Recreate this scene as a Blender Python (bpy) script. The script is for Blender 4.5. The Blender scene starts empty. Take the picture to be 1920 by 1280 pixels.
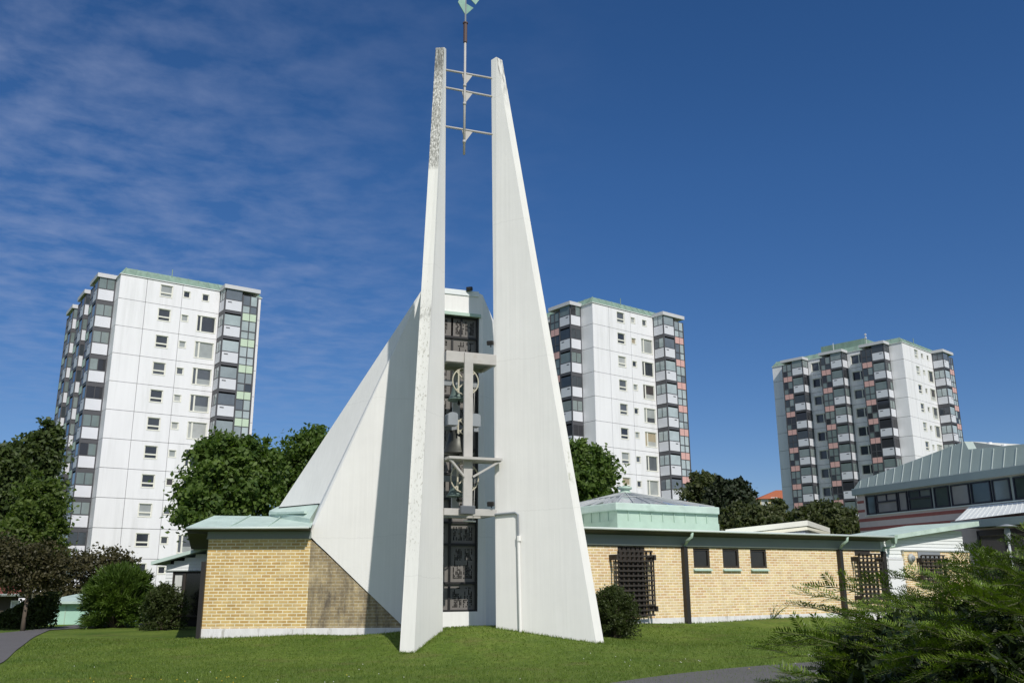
import bpy, bmesh, math, random
import numpy as np
from mathutils import Vector, Matrix, noise as mnoise
PI = math.pi
random.seed(7); RNG = np.random.default_rng(11)
SC = bpy.context.scene
COL = SC.collection

# ------------------------------------------------------------------ camera, sky, sun, exposure
F, PITCH, ROLL = 1694.0, 0.2600, -0.0049          # focal length in photo pixels, tilt and roll in radians
EYE = Vector((0, 0, 1.6))
cam_d = bpy.data.cameras.new('camera'); cam = bpy.data.objects.new('camera', cam_d); COL.objects.link(cam)
cam_d.sensor_width = 36; cam_d.lens = F / 1920 * 36; cam_d.clip_start = 0.05; cam_d.clip_end = 6000
cam.matrix_world = Matrix.Translation(EYE) @ Matrix.Rotation(PI/2 + PITCH, 4, 'X') @ Matrix.Rotation(ROLL, 4, 'Z')
SC.camera = cam

SUN_AZ, SUN_EL = math.radians(21.5), math.radians(43)   # right of straight-behind-the-camera, elevation
S_DIR = Vector((math.sin(SUN_AZ)*math.cos(SUN_EL), -math.cos(SUN_AZ)*math.cos(SUN_EL), math.sin(SUN_EL)))
sd = bpy.data.lights.new('sun', 'SUN'); sd.energy = 3.85; sd.angle = math.radians(0.53); sd.color = (1.0, 0.955, 0.88)
sun = bpy.data.objects.new('sun', sd); COL.objects.link(sun)
sun.rotation_euler = S_DIR.to_track_quat('Z', 'Y').to_euler(); sun.location = (20, -40, 60)

W = bpy.data.worlds.new('World'); SC.world = W; W.use_nodes = True
nt = W.node_tree; nt.nodes.clear()
def wn(t): return nt.nodes.new(t)
out = wn('ShaderNodeOutputWorld'); bg = wn('ShaderNodeBackground'); sky = wn('ShaderNodeTexSky')
sky.sky_type = 'NISHITA'; sky.sun_disc = False; sky.sun_elevation = SUN_EL; sky.sun_rotation = PI - SUN_AZ
sky.altitude = 900; sky.air_density = 0.9; sky.dust_density = 0.15; sky.ozone_density = 3.2
# thin high clouds, mapped on a flat layer overhead
tc = wn('ShaderNodeTexCoord'); sep = wn('ShaderNodeSeparateXYZ'); nt.links.new(tc.outputs['Generated'], sep.inputs[0])
mx = wn('ShaderNodeMath'); mx.operation = 'MAXIMUM'; mx.inputs[1].default_value = 0.06; nt.links.new(sep.outputs['Z'], mx.inputs[0])
dv = wn('ShaderNodeVectorMath'); dv.operation = 'DIVIDE'
cmb = wn('ShaderNodeCombineXYZ')
for i in range(3): nt.links.new(mx.outputs[0], cmb.inputs[i])
nt.links.new(tc.outputs['Generated'], dv.inputs[0]); nt.links.new(cmb.outputs[0], dv.inputs[1])
mp = wn('ShaderNodeMapping'); mp.inputs['Rotation'].default_value = (0, 0, math.radians(-22)); mp.inputs['Scale'].default_value = (2.6, 2.8, 0.0)
mp.inputs['Location'].default_value = (3.1, 0.4, 0)
nt.links.new(dv.outputs[0], mp.inputs[0])
n1 = wn('ShaderNodeTexNoise'); n1.inputs['Scale'].default_value = 2.3; n1.inputs['Detail'].default_value = 7; n1.inputs['Roughness'].default_value = 0.58; n1.inputs['Distortion'].default_value = 0.12
nt.links.new(mp.outputs[0], n1.inputs['Vector'])
r1 = wn('ShaderNodeMapRange'); r1.inputs['From Min'].default_value = 0.38; r1.inputs['From Max'].default_value = 0.80; nt.links.new(n1.outputs['Fac'], r1.inputs['Value'])
# the cloud bank lies to the west (left) side of the sky
az = wn('ShaderNodeSeparateXYZ'); nt.links.new(dv.outputs[0], az.inputs[0])
r2 = wn('ShaderNodeMapRange'); r2.interpolation_type = 'SMOOTHSTEP'
r2.inputs['From Min'].default_value = 0.35; r2.inputs['From Max'].default_value = -1.25; nt.links.new(az.outputs['X'], r2.inputs['Value'])
r3 = wn('ShaderNodeMapRange'); r3.interpolation_type = 'SMOOTHSTEP'
r3.inputs['From Min'].default_value = 0.10; r3.inputs['From Max'].default_value = 0.30; nt.links.new(sep.outputs['Z'], r3.inputs['Value'])
ml = wn('ShaderNodeMath'); ml.operation = 'MULTIPLY'; nt.links.new(r1.outputs[0], ml.inputs[0]); nt.links.new(r2.outputs[0], ml.inputs[1])
ml2 = wn('ShaderNodeMath'); ml2.operation = 'MULTIPLY'; nt.links.new(ml.outputs[0], ml2.inputs[0]); nt.links.new(r3.outputs[0], ml2.inputs[1])
ml3 = wn('ShaderNodeMath'); ml3.operation = 'MULTIPLY'; nt.links.new(ml2.outputs[0], ml3.inputs[0]); ml3.inputs[1].default_value = 0.42
mixc = wn('ShaderNodeMix'); mixc.data_type = 'RGBA'; mixc.inputs[7].default_value = (4.0, 4.7, 6.8, 1)
# unseen bright cloud field added behind the viewer to fill the shaded sides
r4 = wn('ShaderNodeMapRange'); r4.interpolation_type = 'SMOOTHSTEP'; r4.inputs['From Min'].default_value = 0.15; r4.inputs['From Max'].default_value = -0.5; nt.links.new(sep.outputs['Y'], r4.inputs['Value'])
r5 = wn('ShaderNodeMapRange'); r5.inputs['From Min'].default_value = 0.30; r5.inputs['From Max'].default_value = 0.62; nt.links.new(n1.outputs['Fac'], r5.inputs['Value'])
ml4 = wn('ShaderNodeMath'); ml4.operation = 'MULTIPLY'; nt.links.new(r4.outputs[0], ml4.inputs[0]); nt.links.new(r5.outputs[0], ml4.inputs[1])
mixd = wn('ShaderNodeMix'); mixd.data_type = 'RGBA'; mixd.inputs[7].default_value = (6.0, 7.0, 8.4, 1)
hsv = wn('ShaderNodeHueSaturation'); hsv.inputs['Saturation'].default_value = 1.24; nt.links.new(sky.outputs[0], hsv.inputs['Color'])
nt.links.new(ml3.outputs[0], mixc.inputs[0]); tint = wn('ShaderNodeVectorMath'); tint.operation = 'MULTIPLY'; tint.inputs[1].default_value = (1.06, .98, 1.07); horizon_dim = wn('ShaderNodeMapRange'); horizon_dim.inputs['From Min'].default_value = 0.04; horizon_dim.inputs['From Max'].default_value = 0.42; horizon_dim.inputs['To Min'].default_value = 0.77; horizon_dim.inputs['To Max'].default_value = 1.02; nt.links.new(sep.outputs['Z'], horizon_dim.inputs['Value'])
clr = wn('ShaderNodeVectorMath'); clr.operation = 'SCALE'; nt.links.new(hsv.outputs[0], clr.inputs[0]); nt.links.new(horizon_dim.outputs[0], clr.inputs['Scale'])   # sky colour scaled down by hand towards the horizon
nt.links.new(clr.outputs[0], tint.inputs[0]); nt.links.new(tint.outputs[0], mixc.inputs[6])
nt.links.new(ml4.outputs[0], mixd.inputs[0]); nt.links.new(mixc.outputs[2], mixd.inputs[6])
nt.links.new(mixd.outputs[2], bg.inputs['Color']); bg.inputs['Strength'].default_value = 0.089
nt.links.new(bg.outputs[0], out.inputs[0])
SC.view_settings.view_transform = 'Standard'; SC.view_settings.look = 'None'
SC.view_settings.exposure = 0.0; SC.view_settings.gamma = 1.0
SC.cycles.max_bounces = 6; SC.cycles.diffuse_bounces = 3; SC.cycles.glossy_bounces = 3; SC.cycles.transmission_bounces = 4
SC.cycles.transparent_max_bounces = 8

# ------------------------------------------------------------------ measuring helpers: photo pixel -> point at a real distance
def ray(px, py):
    X, Y = px-960.0, py-640.0
    cr, sr = math.cos(ROLL), math.sin(ROLL)
    x0, y0 = X*cr + Y*sr, -X*sr + Y*cr
    x, u = x0/F, -y0/F
    c, s = math.cos(PITCH), math.sin(PITCH)
    return Vector((x, c - u*s, s + u*c))
def at(px, py, Y):
    r = ray(px, py); return EYE + r*(Y/r.y)
def atz(px, py, z):
    r = ray(px, py); return EYE + r*((z-EYE.z)/r.z)
class Frame:
    """local axes of a wall: x along it, y into it, z up"""
    def __init__(s, o, heading):
        s.o = Vector(o); s.h = heading
        s.x = Vector((math.cos(heading), math.sin(heading), 0)); s.y = Vector((-math.sin(heading), math.cos(heading), 0))
        s.M = Matrix.Translation(s.o) @ Matrix.Rotation(heading, 4, 'Z')
    def px(s, px, py, off=0.0):
        r = ray(px, py); p0 = s.o + s.y*off
        t = (p0-EYE).dot(s.y)/r.dot(s.y); p = EYE + r*t - s.o
        return p.dot(s.x), p.z
    def w(s, x, y, z): return s.o + s.x*x + s.y*y + Vector((0, 0, z))

# ------------------------------------------------------------------ mesh helpers
class MB:
    def __init__(s): s.v = []; s.f = []; s.m = []
    def add(s, vs, fs, mi=0):
        b = len(s.v); s.v += [tuple(v) for v in vs]
        for f in fs: s.f.append([b+i for i in f]); s.m.append(mi)
        return s
    def poly(s, *vs, mi=0): return s.add(vs, [list(range(len(vs)))], mi)
    def box(s, x0, x1, y0, y1, z0, z1, mi=0, T=None):
        if x0 > x1: x0, x1 = x1, x0
        if y0 > y1: y0, y1 = y1, y0
        if z0 > z1: z0, z1 = z1, z0
        vs = [(x0,y0,z0),(x1,y0,z0),(x1,y1,z0),(x0,y1,z0),(x0,y0,z1),(x1,y0,z1),(x1,y1,z1),(x0,y1,z1)]
        if T: vs = [T(*v) for v in vs]
        return s.add(vs, [[0,3,2,1],[4,5,6,7],[0,1,5,4],[1,2,6,5],[2,3,7,6],[3,0,4,7]], mi)
    def prism(s, bot, top, mi=0):
        n = len(bot)
        return s.add(list(bot)+list(top), [list(range(n))[::-1], [n+i for i in range(n)]] + [[i, (i+1) % n, n+(i+1) % n, n+i] for i in range(n)], mi)
    def tube(s, pts, r, n=8, mi=0, cap=True):
        pts = [Vector(p) for p in pts]; rs = r if isinstance(r, (list, tuple)) else [r]*len(pts)
        b = len(s.v); up = None
        for i, p in enumerate(pts):
            d = (pts[min(i+1, len(pts)-1)] - pts[max(i-1, 0)]).normalized()
            a = d.orthogonal().normalized() if up is None else (up - d*up.dot(d)).normalized()
            up = a; c = d.cross(a)
            for k in range(n):
                t = 2*PI*k/n; s.v.append(tuple(p + (a*math.cos(t) + c*math.sin(t))*rs[i]))
        for i in range(len(pts)-1):
            for k in range(n):
                s.f.append([b+i*n+k, b+i*n+(k+1) % n, b+(i+1)*n+(k+1) % n, b+(i+1)*n+k]); s.m.append(mi)
        if cap:
            s.f.append([b+k for k in range(n)][::-1]); s.m.append(mi)
            s.f.append([b+(len(pts)-1)*n+k for k in range(n)]); s.m.append(mi)
        return s
    def bar(s, a, b, w, h, mi=0):
        """square bar from a to b, w sideways, h upright"""
        a, b = Vector(a), Vector(b); d = (b-a).normalized()
        u = Vector((0,0,1)) if abs(d.z) < 0.95 else Vector((0,1,0))
        x = d.cross(u).normalized(); y = x.cross(d).normalized()
        q = [x*i*w/2 + y*j*h/2 for i, j in ((-1,-1),(1,-1),(1,1),(-1,1))]
        return s.prism([a+k for k in q], [b+k for k in q], mi)
    def lathe(s, prof, c=(0,0,0), n=20, mi=0):
        c = Vector(c); b = len(s.v)
        for r, z in prof:
            for k in range(n):
                t = 2*PI*k/n; s.v.append((c.x+r*math.cos(t), c.y+r*math.sin(t), c.z+z))
        for i in range(len(prof)-1):
            for k in range(n):
                s.f.append([b+i*n+k, b+i*n+(k+1) % n, b+(i+1)*n+(k+1) % n, b+(i+1)*n+k]); s.m.append(mi)
        s.f.append([b+k for k in range(n)][::-1]); s.m.append(mi)
        s.f.append([b+(len(prof)-1)*n+k for k in range(n)]); s.m.append(mi)
        return s
    def ring(s, c, ax, R, r, n=28, k=6, a0=0, a1=2*PI, mi=0):
        c, ax = Vector(c), Vector(ax).normalized(); a = ax.orthogonal().normalized(); e = ax.cross(a)
        return s.tube([c + (a*math.cos(a0+(a1-a0)*i/n) + e*math.sin(a0+(a1-a0)*i/n))*R for i in range(n+1)], r, k, mi)
    def holes(s, x0, x1, z0, z1, y0, y1, holes, mi=0, T=None):
        """a slab x0..x1, z0..z1, y0..y1 thick with rectangular openings"""
        xs = sorted({x0, x1, *[min(max(h[i], x0), x1) for h in holes for i in (0, 1)]})
        zs = sorted({z0, z1, *[min(max(h[i], z0), z1) for h in holes for i in (2, 3)]})
        for a, b in zip(xs, xs[1:]):
            run = None
            for c, d in zip(zs, zs[1:]):
                cx, cz = (a+b)/2, (c+d)/2
                hit = any(h[0] < cx < h[1] and h[2] < cz < h[3] for h in holes)
                if not hit: run = (run[0], d) if run else (c, d)
                if (hit or d == zs[-1]) and run:
                    s.box(a, b, y0, y1, run[0], run[1], mi, T); run = None
        return s
    def frame_rect(s, x0, x1, z0, z1, w, y0, y1, mi=0, T=None):
        s.box(x0, x1, y0, y1, z0, z0+w, mi, T); s.box(x0, x1, y0, y1, z1-w, z1, mi, T)
        s.box(x0, x0+w, y0, y1, z0+w, z1-w, mi, T); s.box(x1-w, x1, y0, y1, z0+w, z1-w, mi, T)
        return s
    def mesh(s, name, mats):
        me = bpy.data.meshes.new(name); me.from_pydata(s.v, [], s.f)
        mats = mats if isinstance(mats, (list, tuple)) else [mats]
        for m in mats: me.materials.append(m)
        if len(mats) > 1: me.polygons.foreach_set('material_index', s.m)
        bm = bmesh.new(); bm.from_mesh(me); bmesh.ops.recalc_face_normals(bm, faces=bm.faces); bm.to_mesh(me); bm.free()
        return me
    def build(s, name, mats, parent=None, M=None, bevel=0, smooth=False):
        me = s.mesh(name, mats)
        if smooth: me.shade_smooth()
        o = put(name, me, parent, M)
        if bevel:
            b = o.modifiers.new('bevel', 'BEVEL'); b.width = bevel; b.segments = 2; b.limit_method = 'ANGLE'
        return o
def world_of(o):
    return (world_of(o.parent) @ o.matrix_basis) if o.parent else o.matrix_basis.copy()
def put(name, me, parent=None, M=None):
    o = bpy.data.objects.new(name, me); COL.objects.link(o)
    M = M or Matrix.Identity(4)
    if parent:
        o.parent = parent; o.matrix_basis = world_of(parent).inverted() @ M
    else: o.matrix_basis = M
    return o
def tag(o, label=None, cat=None, group=None, kind=None):
    if label: o['label'] = label
    if cat: o['category'] = cat
    if group: o['group'] = group
    if kind: o['kind'] = kind
    return o
def thing(name, loc, label, cat, group=None, rot=0):
    o = bpy.data.objects.new(name, None); COL.objects.link(o); o.empty_display_size = 0.3
    o.matrix_basis = Matrix.Translation(Vector(loc)) @ Matrix.Rotation(rot, 4, 'Z')
    return tag(o, label, cat, group)
def np_mesh(name, v, f, mat):
    """v (n,3), f (m,k) arrays"""
    me = bpy.data.meshes.new(name); k = f.shape[1]
    me.vertices.add(len(v)); me.vertices.foreach_set('co', np.ascontiguousarray(v, np.float32).ravel())
    me.loops.add(f.size); me.loops.foreach_set('vertex_index', np.ascontiguousarray(f, np.int32).ravel())
    me.polygons.add(len(f)); me.polygons.foreach_set('loop_start', np.arange(0, f.size, k, dtype=np.int32))
    me.update(calc_edges=True); me.materials.append(mat); return me

# ------------------------------------------------------------------ materials
def mat(name, col, rough=0.7, var=0.12, scale=1.5, bump=0.0, bscale=30.0, metal=0.0, spec=0.4, stretch=(1,1,1), dirt=None, dscale=0.6, dlo=0.55, dhi=0.75, coord='Object'):
    m = bpy.data.materials.new(name); m.use_nodes = True; t = m.node_tree; N = t.nodes; L = t.links
    p = N['Principled BSDF']; p.inputs['Roughness'].default_value = rough; p.inputs['Metallic'].default_value = metal
    p.inputs['Specular IOR Level'].default_value = spec
    tc = N.new('ShaderNodeTexCoord'); mp = N.new('ShaderNodeMapping'); mp.inputs['Scale'].default_value = stretch
    L.new(tc.outputs[coord], mp.inputs[0])
    n = N.new('ShaderNodeTexNoise'); n.inputs['Scale'].default_value = scale; n.inputs['Detail'].default_value = 5; n.inputs['Roughness'].default_value = 0.6
    L.new(mp.outputs[0], n.inputs['Vector'])
    r = N.new('ShaderNodeMapRange'); r.inputs['From Min'].default_value = 0.25; r.inputs['From Max'].default_value = 0.75
    r.inputs['To Min'].default_value = 1-var; r.inputs['To Max'].default_value = 1+var; L.new(n.outputs['Fac'], r.inputs['Value'])
    mul = N.new('ShaderNodeVectorMath'); mul.operation = 'SCALE'; mul.inputs[0].default_value = col[:3]; L.new(r.outputs[0], mul.inputs['Scale'])
    last = mul.outputs[0]
    if dirt:
        d = N.new('ShaderNodeTexNoise'); d.inputs['Scale'].default_value = dscale; d.inputs['Detail'].default_value = 8; d.inputs['Roughness'].default_value = 0.65
        L.new(mp.outputs[0], d.inputs['Vector'])
        dr = N.new('ShaderNodeMapRange'); dr.inputs['From Min'].default_value = dlo; dr.inputs['From Max'].default_value = dhi; L.new(d.outputs['Fac'], dr.inputs['Value'])
        mi = N.new('ShaderNodeMix'); mi.data_type = 'RGBA'; mi.inputs[7].default_value = (*dirt, 1)
        L.new(dr.outputs[0], mi.inputs[0]); L.new(last, mi.inputs[6]); last = mi.outputs[2]
    L.new(last, p.inputs['Base Color'])
    if bump:
        bn = N.new('ShaderNodeTexNoise'); bn.inputs['Scale'].default_value = bscale; bn.inputs['Detail'].default_value = 4; L.new(mp.outputs[0], bn.inputs['Vector'])
        b = N.new('ShaderNodeBump'); b.inputs['Strength'].default_value = bump; b.inputs['Distance'].default_value = 0.02
        L.new(bn.outputs['Fac'], b.inputs['Height']); L.new(b.outputs[0], p.inputs['Normal'])
    return m
def nodes(m): return m.node_tree.nodes, m.node_tree.links, m.node_tree.nodes['Principled BSDF']

def concrete_mat(name, col, stains=0):
    """white painted board-marked concrete; stains=1 adds lichen speckle in the bands the tower's weather edge has"""
    m = bpy.data.materials.new(name); m.use_nodes = True; N, L, p = nodes(m); p.inputs['Roughness'].default_value = 0.75; p.inputs['Specular IOR Level'].default_value = 0.3
    tc = N.new('ShaderNodeNewGeometry')
    mp = N.new('ShaderNodeMapping'); mp.inputs['Scale'].default_value = (9, 9, 0.25); L.new(tc.outputs['Position'], mp.inputs[0])
    st = N.new('ShaderNodeTexNoise'); st.inputs['Scale'].default_value = 1.6; st.inputs['Detail'].default_value = 3; L.new(mp.outputs[0], st.inputs['Vector'])
    n = N.new('ShaderNodeTexNoise'); n.inputs['Scale'].default_value = 0.7; n.inputs['Detail'].default_value = 8; n.inputs['Roughness'].default_value = 0.65; L.new(tc.outputs['Position'], n.inputs['Vector'])
    ad = N.new('ShaderNodeMath'); ad.operation = 'MULTIPLY_ADD'; ad.inputs[1].default_value = 0.7; L.new(st.outputs['Fac'], ad.inputs[0]); L.new(n.outputs['Fac'], ad.inputs[2])
    r = N.new('ShaderNodeMapRange'); r.inputs['From Min'].default_value = 0.55; r.inputs['From Max'].default_value = 1.15; r.inputs['To Min'].default_value = 0.935; r.inputs['To Max'].default_value = 1.035
    L.new(ad.outputs[0], r.inputs['Value'])
    sc = N.new('ShaderNodeVectorMath'); sc.operation = 'SCALE'; sc.inputs[0].default_value = col; L.new(r.outputs[0], sc.inputs['Scale']); last = sc.outputs[0]
    sx = N.new('ShaderNodeSeparateXYZ'); L.new(tc.outputs['Position'], sx.inputs[0])
    # thin irregular cracks at the pour joints
    wv = N.new('ShaderNodeMath'); wv.operation = 'MULTIPLY_ADD'; wv.inputs[1].default_value = 0.5; L.new(n.outputs['Fac'], wv.inputs[0]); L.new(sx.outputs['Z'], wv.inputs[2])
    md = N.new('ShaderNodeMath'); md.operation = 'PINGPONG'; md.inputs[1].default_value = 1.9; oi = N.new('ShaderNodeObjectInfo'); oa = N.new('ShaderNodeMath'); oa.operation = 'MULTIPLY_ADD'; oa.inputs[1].default_value = 2.5; L.new(oi.outputs['Random'], oa.inputs[0]); L.new(wv.outputs[0], oa.inputs[2]); L.new(oa.outputs[0], md.inputs[0])
    cr = N.new('ShaderNodeMapRange'); cr.inputs['From Min'].default_value = 0.0; cr.inputs['From Max'].default_value = 0.015; cr.inputs['To Min'].default_value = 0.14; cr.inputs['To Max'].default_value = 0; L.new(md.outputs[0], cr.inputs['Value'])
    mc = N.new('ShaderNodeMix'); mc.data_type = 'RGBA'; mc.inputs[7].default_value = (0.25, 0.24, 0.22, 1); L.new(cr.outputs[0], mc.inputs[0]); L.new(last, mc.inputs[6]); last = mc.outputs[2]
    if stains:
        def band(lo, hi, soft):
            a = N.new('ShaderNodeMapRange'); a.inputs['From Min'].default_value = lo; a.inputs['From Max'].default_value = lo+soft; L.new(sx.outputs['Z'], a.inputs['Value'])
            b = N.new('ShaderNodeMapRange'); b.inputs['From Min'].default_value = hi; b.inputs['From Max'].default_value = hi-soft; L.new(sx.outputs['Z'], b.inputs['Value'])
            q = N.new('ShaderNodeMath'); q.operation = 'MULTIPLY'; L.new(a.outputs[0], q.inputs[0]); L.new(b.outputs[0], q.inputs[1]); return q
        def speck(scale, lo, hi, bnd, amt, colr, str_=(1,1,0.45)):
            nonlocal last
            mq = N.new('ShaderNodeMapping'); mq.inputs['Scale'].default_value = str_; L.new(tc.outputs['Position'], mq.inputs[0])
            k = N.new('ShaderNodeTexNoise'); k.inputs['Scale'].default_value = scale; k.inputs['Detail'].default_value = 6; k.inputs['Roughness'].default_value = 0.72; L.new(mq.outputs[0], k.inputs['Vector'])
            rr = N.new('ShaderNodeMapRange'); rr.inputs['From Min'].default_value = lo; rr.inputs['From Max'].default_value = hi; rr.inputs['To Max'].default_value = amt; L.new(k.outputs['Fac'], rr.inputs['Value'])
            q = N.new('ShaderNodeMath'); q.operation = 'MULTIPLY'; L.new(rr.outputs[0], q.inputs[0]); L.new(bnd.outputs[0], q.inputs[1])
            x = N.new('ShaderNodeMix'); x.data_type = 'RGBA'; x.inputs[7].default_value = (*colr, 1); L.new(q.outputs[0], x.inputs[0]); L.new(last, x.inputs[6]); last = x.outputs[2]
        if stains == 1:
            speck(34, 0.40, 0.56, band(12.0, 15.9, 0.15), 0.8, (0.10, 0.10, 0.085), (1, 1, 0.35)); speck(5, 0.46, 0.6, band(12.0, 15.9, 0.3), 0.35, (0.14, 0.14, 0.11), (1, 1, 0.3))
            speck(9, 0.38, 0.54, band(14.8, 19, 0.5), 0.85, (0.09, 0.09, 0.08), (4, 4, 0.25))
            speck(22, 0.55, 0.64, band(1.8, 9.3, 1.0), 0.6, (0.2, 0.19, 0.12))
            speck(5, 0.5, 0.62, band(7.6, 8.4, 0.25), 0.6, (0.2, 0.2, 0.18))
        else:
            speck(6, 0.42, 0.6, band(14.2, 18, 1.2), 0.8, (0.11, 0.11, 0.10), (3, 3, 0.25))
            speck(5, 0.54, 0.64, band(3.2, 5.4, 0.6), 0.5, (0.2, 0.22, 0.1))
    L.new(last, p.inputs['Base Color'])
    bp = N.new('ShaderNodeBump'); bp.inputs['Strength'].default_value = 0.25; bp.inputs['Distance'].default_value = 0.02; L.new(ad.outputs[0], bp.inputs['Height']); L.new(bp.outputs[0], p.inputs['Normal'])
    return m

def brick_mat(name, c1, c2, mortar, dirt=0.0, axis='XZ', seed=0):
    m = bpy.data.materials.new(name); m.use_nodes = True; N, L, p = nodes(m); p.inputs['Roughness'].default_value = 0.85; p.inputs['Specular IOR Level'].default_value = 0.25
    tc = N.new('ShaderNodeTexCoord'); sx = N.new('ShaderNodeSeparateXYZ'); cb = N.new('ShaderNodeCombineXYZ'); L.new(tc.outputs['Object'], sx.inputs[0])
    L.new(sx.outputs[axis[0]], cb.inputs[0]); L.new(sx.outputs[axis[1]], cb.inputs[1])
    wob = N.new('ShaderNodeTexNoise'); wob.inputs['Scale'].default_value = 7; L.new(cb.outputs[0], wob.inputs['Vector'])
    wm = N.new('ShaderNodeVectorMath'); wm.operation = 'MULTIPLY_ADD'; wm.inputs[1].default_value = (0.012, 0.012, 0); L.new(wob.outputs['Color'], wm.inputs[0]); L.new(cb.outputs[0], wm.inputs[2])
    b = N.new('ShaderNodeTexBrick'); b.offset = 0.5; b.squash = 1.0; b.offset_frequency = 2
    b.inputs['Scale'].default_value = 1; b.inputs['Brick Width'].default_value = 0.25; b.inputs['Row Height'].default_value = 0.0833
    b.inputs['Mortar Size'].default_value = 0.0135; b.inputs['Mortar Smooth'].default_value = 0.25; b.inputs['Bias'].default_value = -0.25
    b.inputs['Color1'].default_value = (*c1, 1); b.inputs['Color2'].default_value = (*c2, 1); b.inputs['Mortar'].default_value = (*mortar, 1)
    L.new(wm.outputs[0], b.inputs['Vector'])
    n = N.new('ShaderNodeTexNoise'); n.inputs['Scale'].default_value = 3.2; n.inputs['Detail'].default_value = 8; n.inputs['Roughness'].default_value = 0.7; L.new(cb.outputs[0], n.inputs['Vector'])
    r = N.new('ShaderNodeMapRange'); r.inputs['From Min'].default_value = 0.3; r.inputs['From Max'].default_value = 0.7; r.inputs['To Min'].default_value = 0.82; r.inputs['To Max'].default_value = 1.14; L.new(n.outputs['Fac'], r.inputs['Value'])
    sc = N.new('ShaderNodeVectorMath'); sc.operation = 'SCALE'; L.new(b.outputs['Color'], sc.inputs[0]); L.new(r.outputs[0], sc.inputs['Scale']); last = sc.outputs[0]
    # patches where the mortar is smeared over the bricks
    n2 = N.new('ShaderNodeTexNoise'); n2.inputs['Scale'].default_value = 1.7; n2.inputs['Detail'].default_value = 6; L.new(cb.outputs[0], n2.inputs['Vector'])
    r2 = N.new('ShaderNodeMapRange'); r2.inputs['From Min'].default_value = 0.5; r2.inputs['From Max'].default_value = 0.75; r2.inputs['To Max'].default_value = 0.55; L.new(n2.outputs['Fac'], r2.inputs['Value'])
    x = N.new('ShaderNodeMix'); x.data_type = 'RGBA'; x.inputs[7].default_value = tuple(mortar[i]*0.5+c1[i]*0.5 for i in range(3))+(1,); L.new(r2.outputs[0], x.inputs[0]); L.new(last, x.inputs[6]); last = x.outputs[2]
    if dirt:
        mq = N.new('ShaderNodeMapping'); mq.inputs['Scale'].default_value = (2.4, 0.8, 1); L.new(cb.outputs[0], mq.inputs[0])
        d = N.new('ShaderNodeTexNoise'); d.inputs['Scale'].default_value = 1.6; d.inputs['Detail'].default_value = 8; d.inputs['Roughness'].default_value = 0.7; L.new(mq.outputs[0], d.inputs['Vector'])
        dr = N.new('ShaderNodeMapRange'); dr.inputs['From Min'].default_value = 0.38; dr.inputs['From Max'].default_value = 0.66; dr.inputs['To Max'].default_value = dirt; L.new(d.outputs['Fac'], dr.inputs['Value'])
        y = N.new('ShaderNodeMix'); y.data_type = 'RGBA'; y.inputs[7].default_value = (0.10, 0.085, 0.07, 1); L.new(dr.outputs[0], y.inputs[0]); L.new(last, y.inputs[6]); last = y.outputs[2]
    L.new(last, p.inputs['Base Color'])
    bp = N.new('ShaderNodeBump'); bp.invert = True; bp.inputs['Strength'].default_value = 0.6; bp.inputs['Distance'].default_value = 0.008; L.new(b.outputs['Fac'], bp.inputs['Height']); L.new(bp.outputs[0], p.inputs['Normal'])
    return m

def leaf_mat(name, c1, c2, trans=0.35, rough=0.55):
    m = bpy.data.materials.new(name); m.use_nodes = True; N, L, p = nodes(m); p.inputs['Roughness'].default_value = rough; p.inputs['Specular IOR Level'].default_value = 0.35
    g = N.new('ShaderNodeNewGeometry'); cr = N.new('ShaderNodeMix'); cr.data_type = 'RGBA'
    cr.inputs[6].default_value = (*c1, 1); cr.inputs[7].default_value = (*c2, 1)
    n = N.new('ShaderNodeTexNoise'); n.inputs['Scale'].default_value = 0.9; n.inputs['Detail'].default_value = 3; L.new(g.outputs['Position'], n.inputs['Vector'])
    a = N.new('ShaderNodeMath'); a.operation = 'MULTIPLY_ADD'; a.inputs[1].default_value = 0.6; L.new(g.outputs['Random Per Island'], a.inputs[0])
    b = N.new('ShaderNodeMapRange'); b.inputs['From Min'].default_value = 0.3; b.inputs['From Max'].default_value = 0.7; b.inputs['To Max'].default_value = 0.5; L.new(n.outputs['Fac'], b.inputs['Value'])
    L.new(b.outputs[0], a.inputs[2]); L.new(a.outputs[0], cr.inputs[0]); L.new(cr.outputs[2], p.inputs['Base Color'])
    tr = N.new('ShaderNodeBsdfTranslucent'); br = N.new('ShaderNodeVectorMath'); br.operation = 'MULTIPLY'; br.inputs[1].default_value = (1.3, 1.5, 0.6); L.new(cr.outputs[2], br.inputs[0]); L.new(br.outputs[0], tr.inputs['Color'])
    mx = N.new('ShaderNodeMixShader'); mx.inputs[0].default_value = trans
    L.new(p.outputs[0], mx.inputs[1]); L.new(tr.outputs[0], mx.inputs[2]); L.new(mx.outputs[0], N['Material Output'].inputs[0])
    return m

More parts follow.
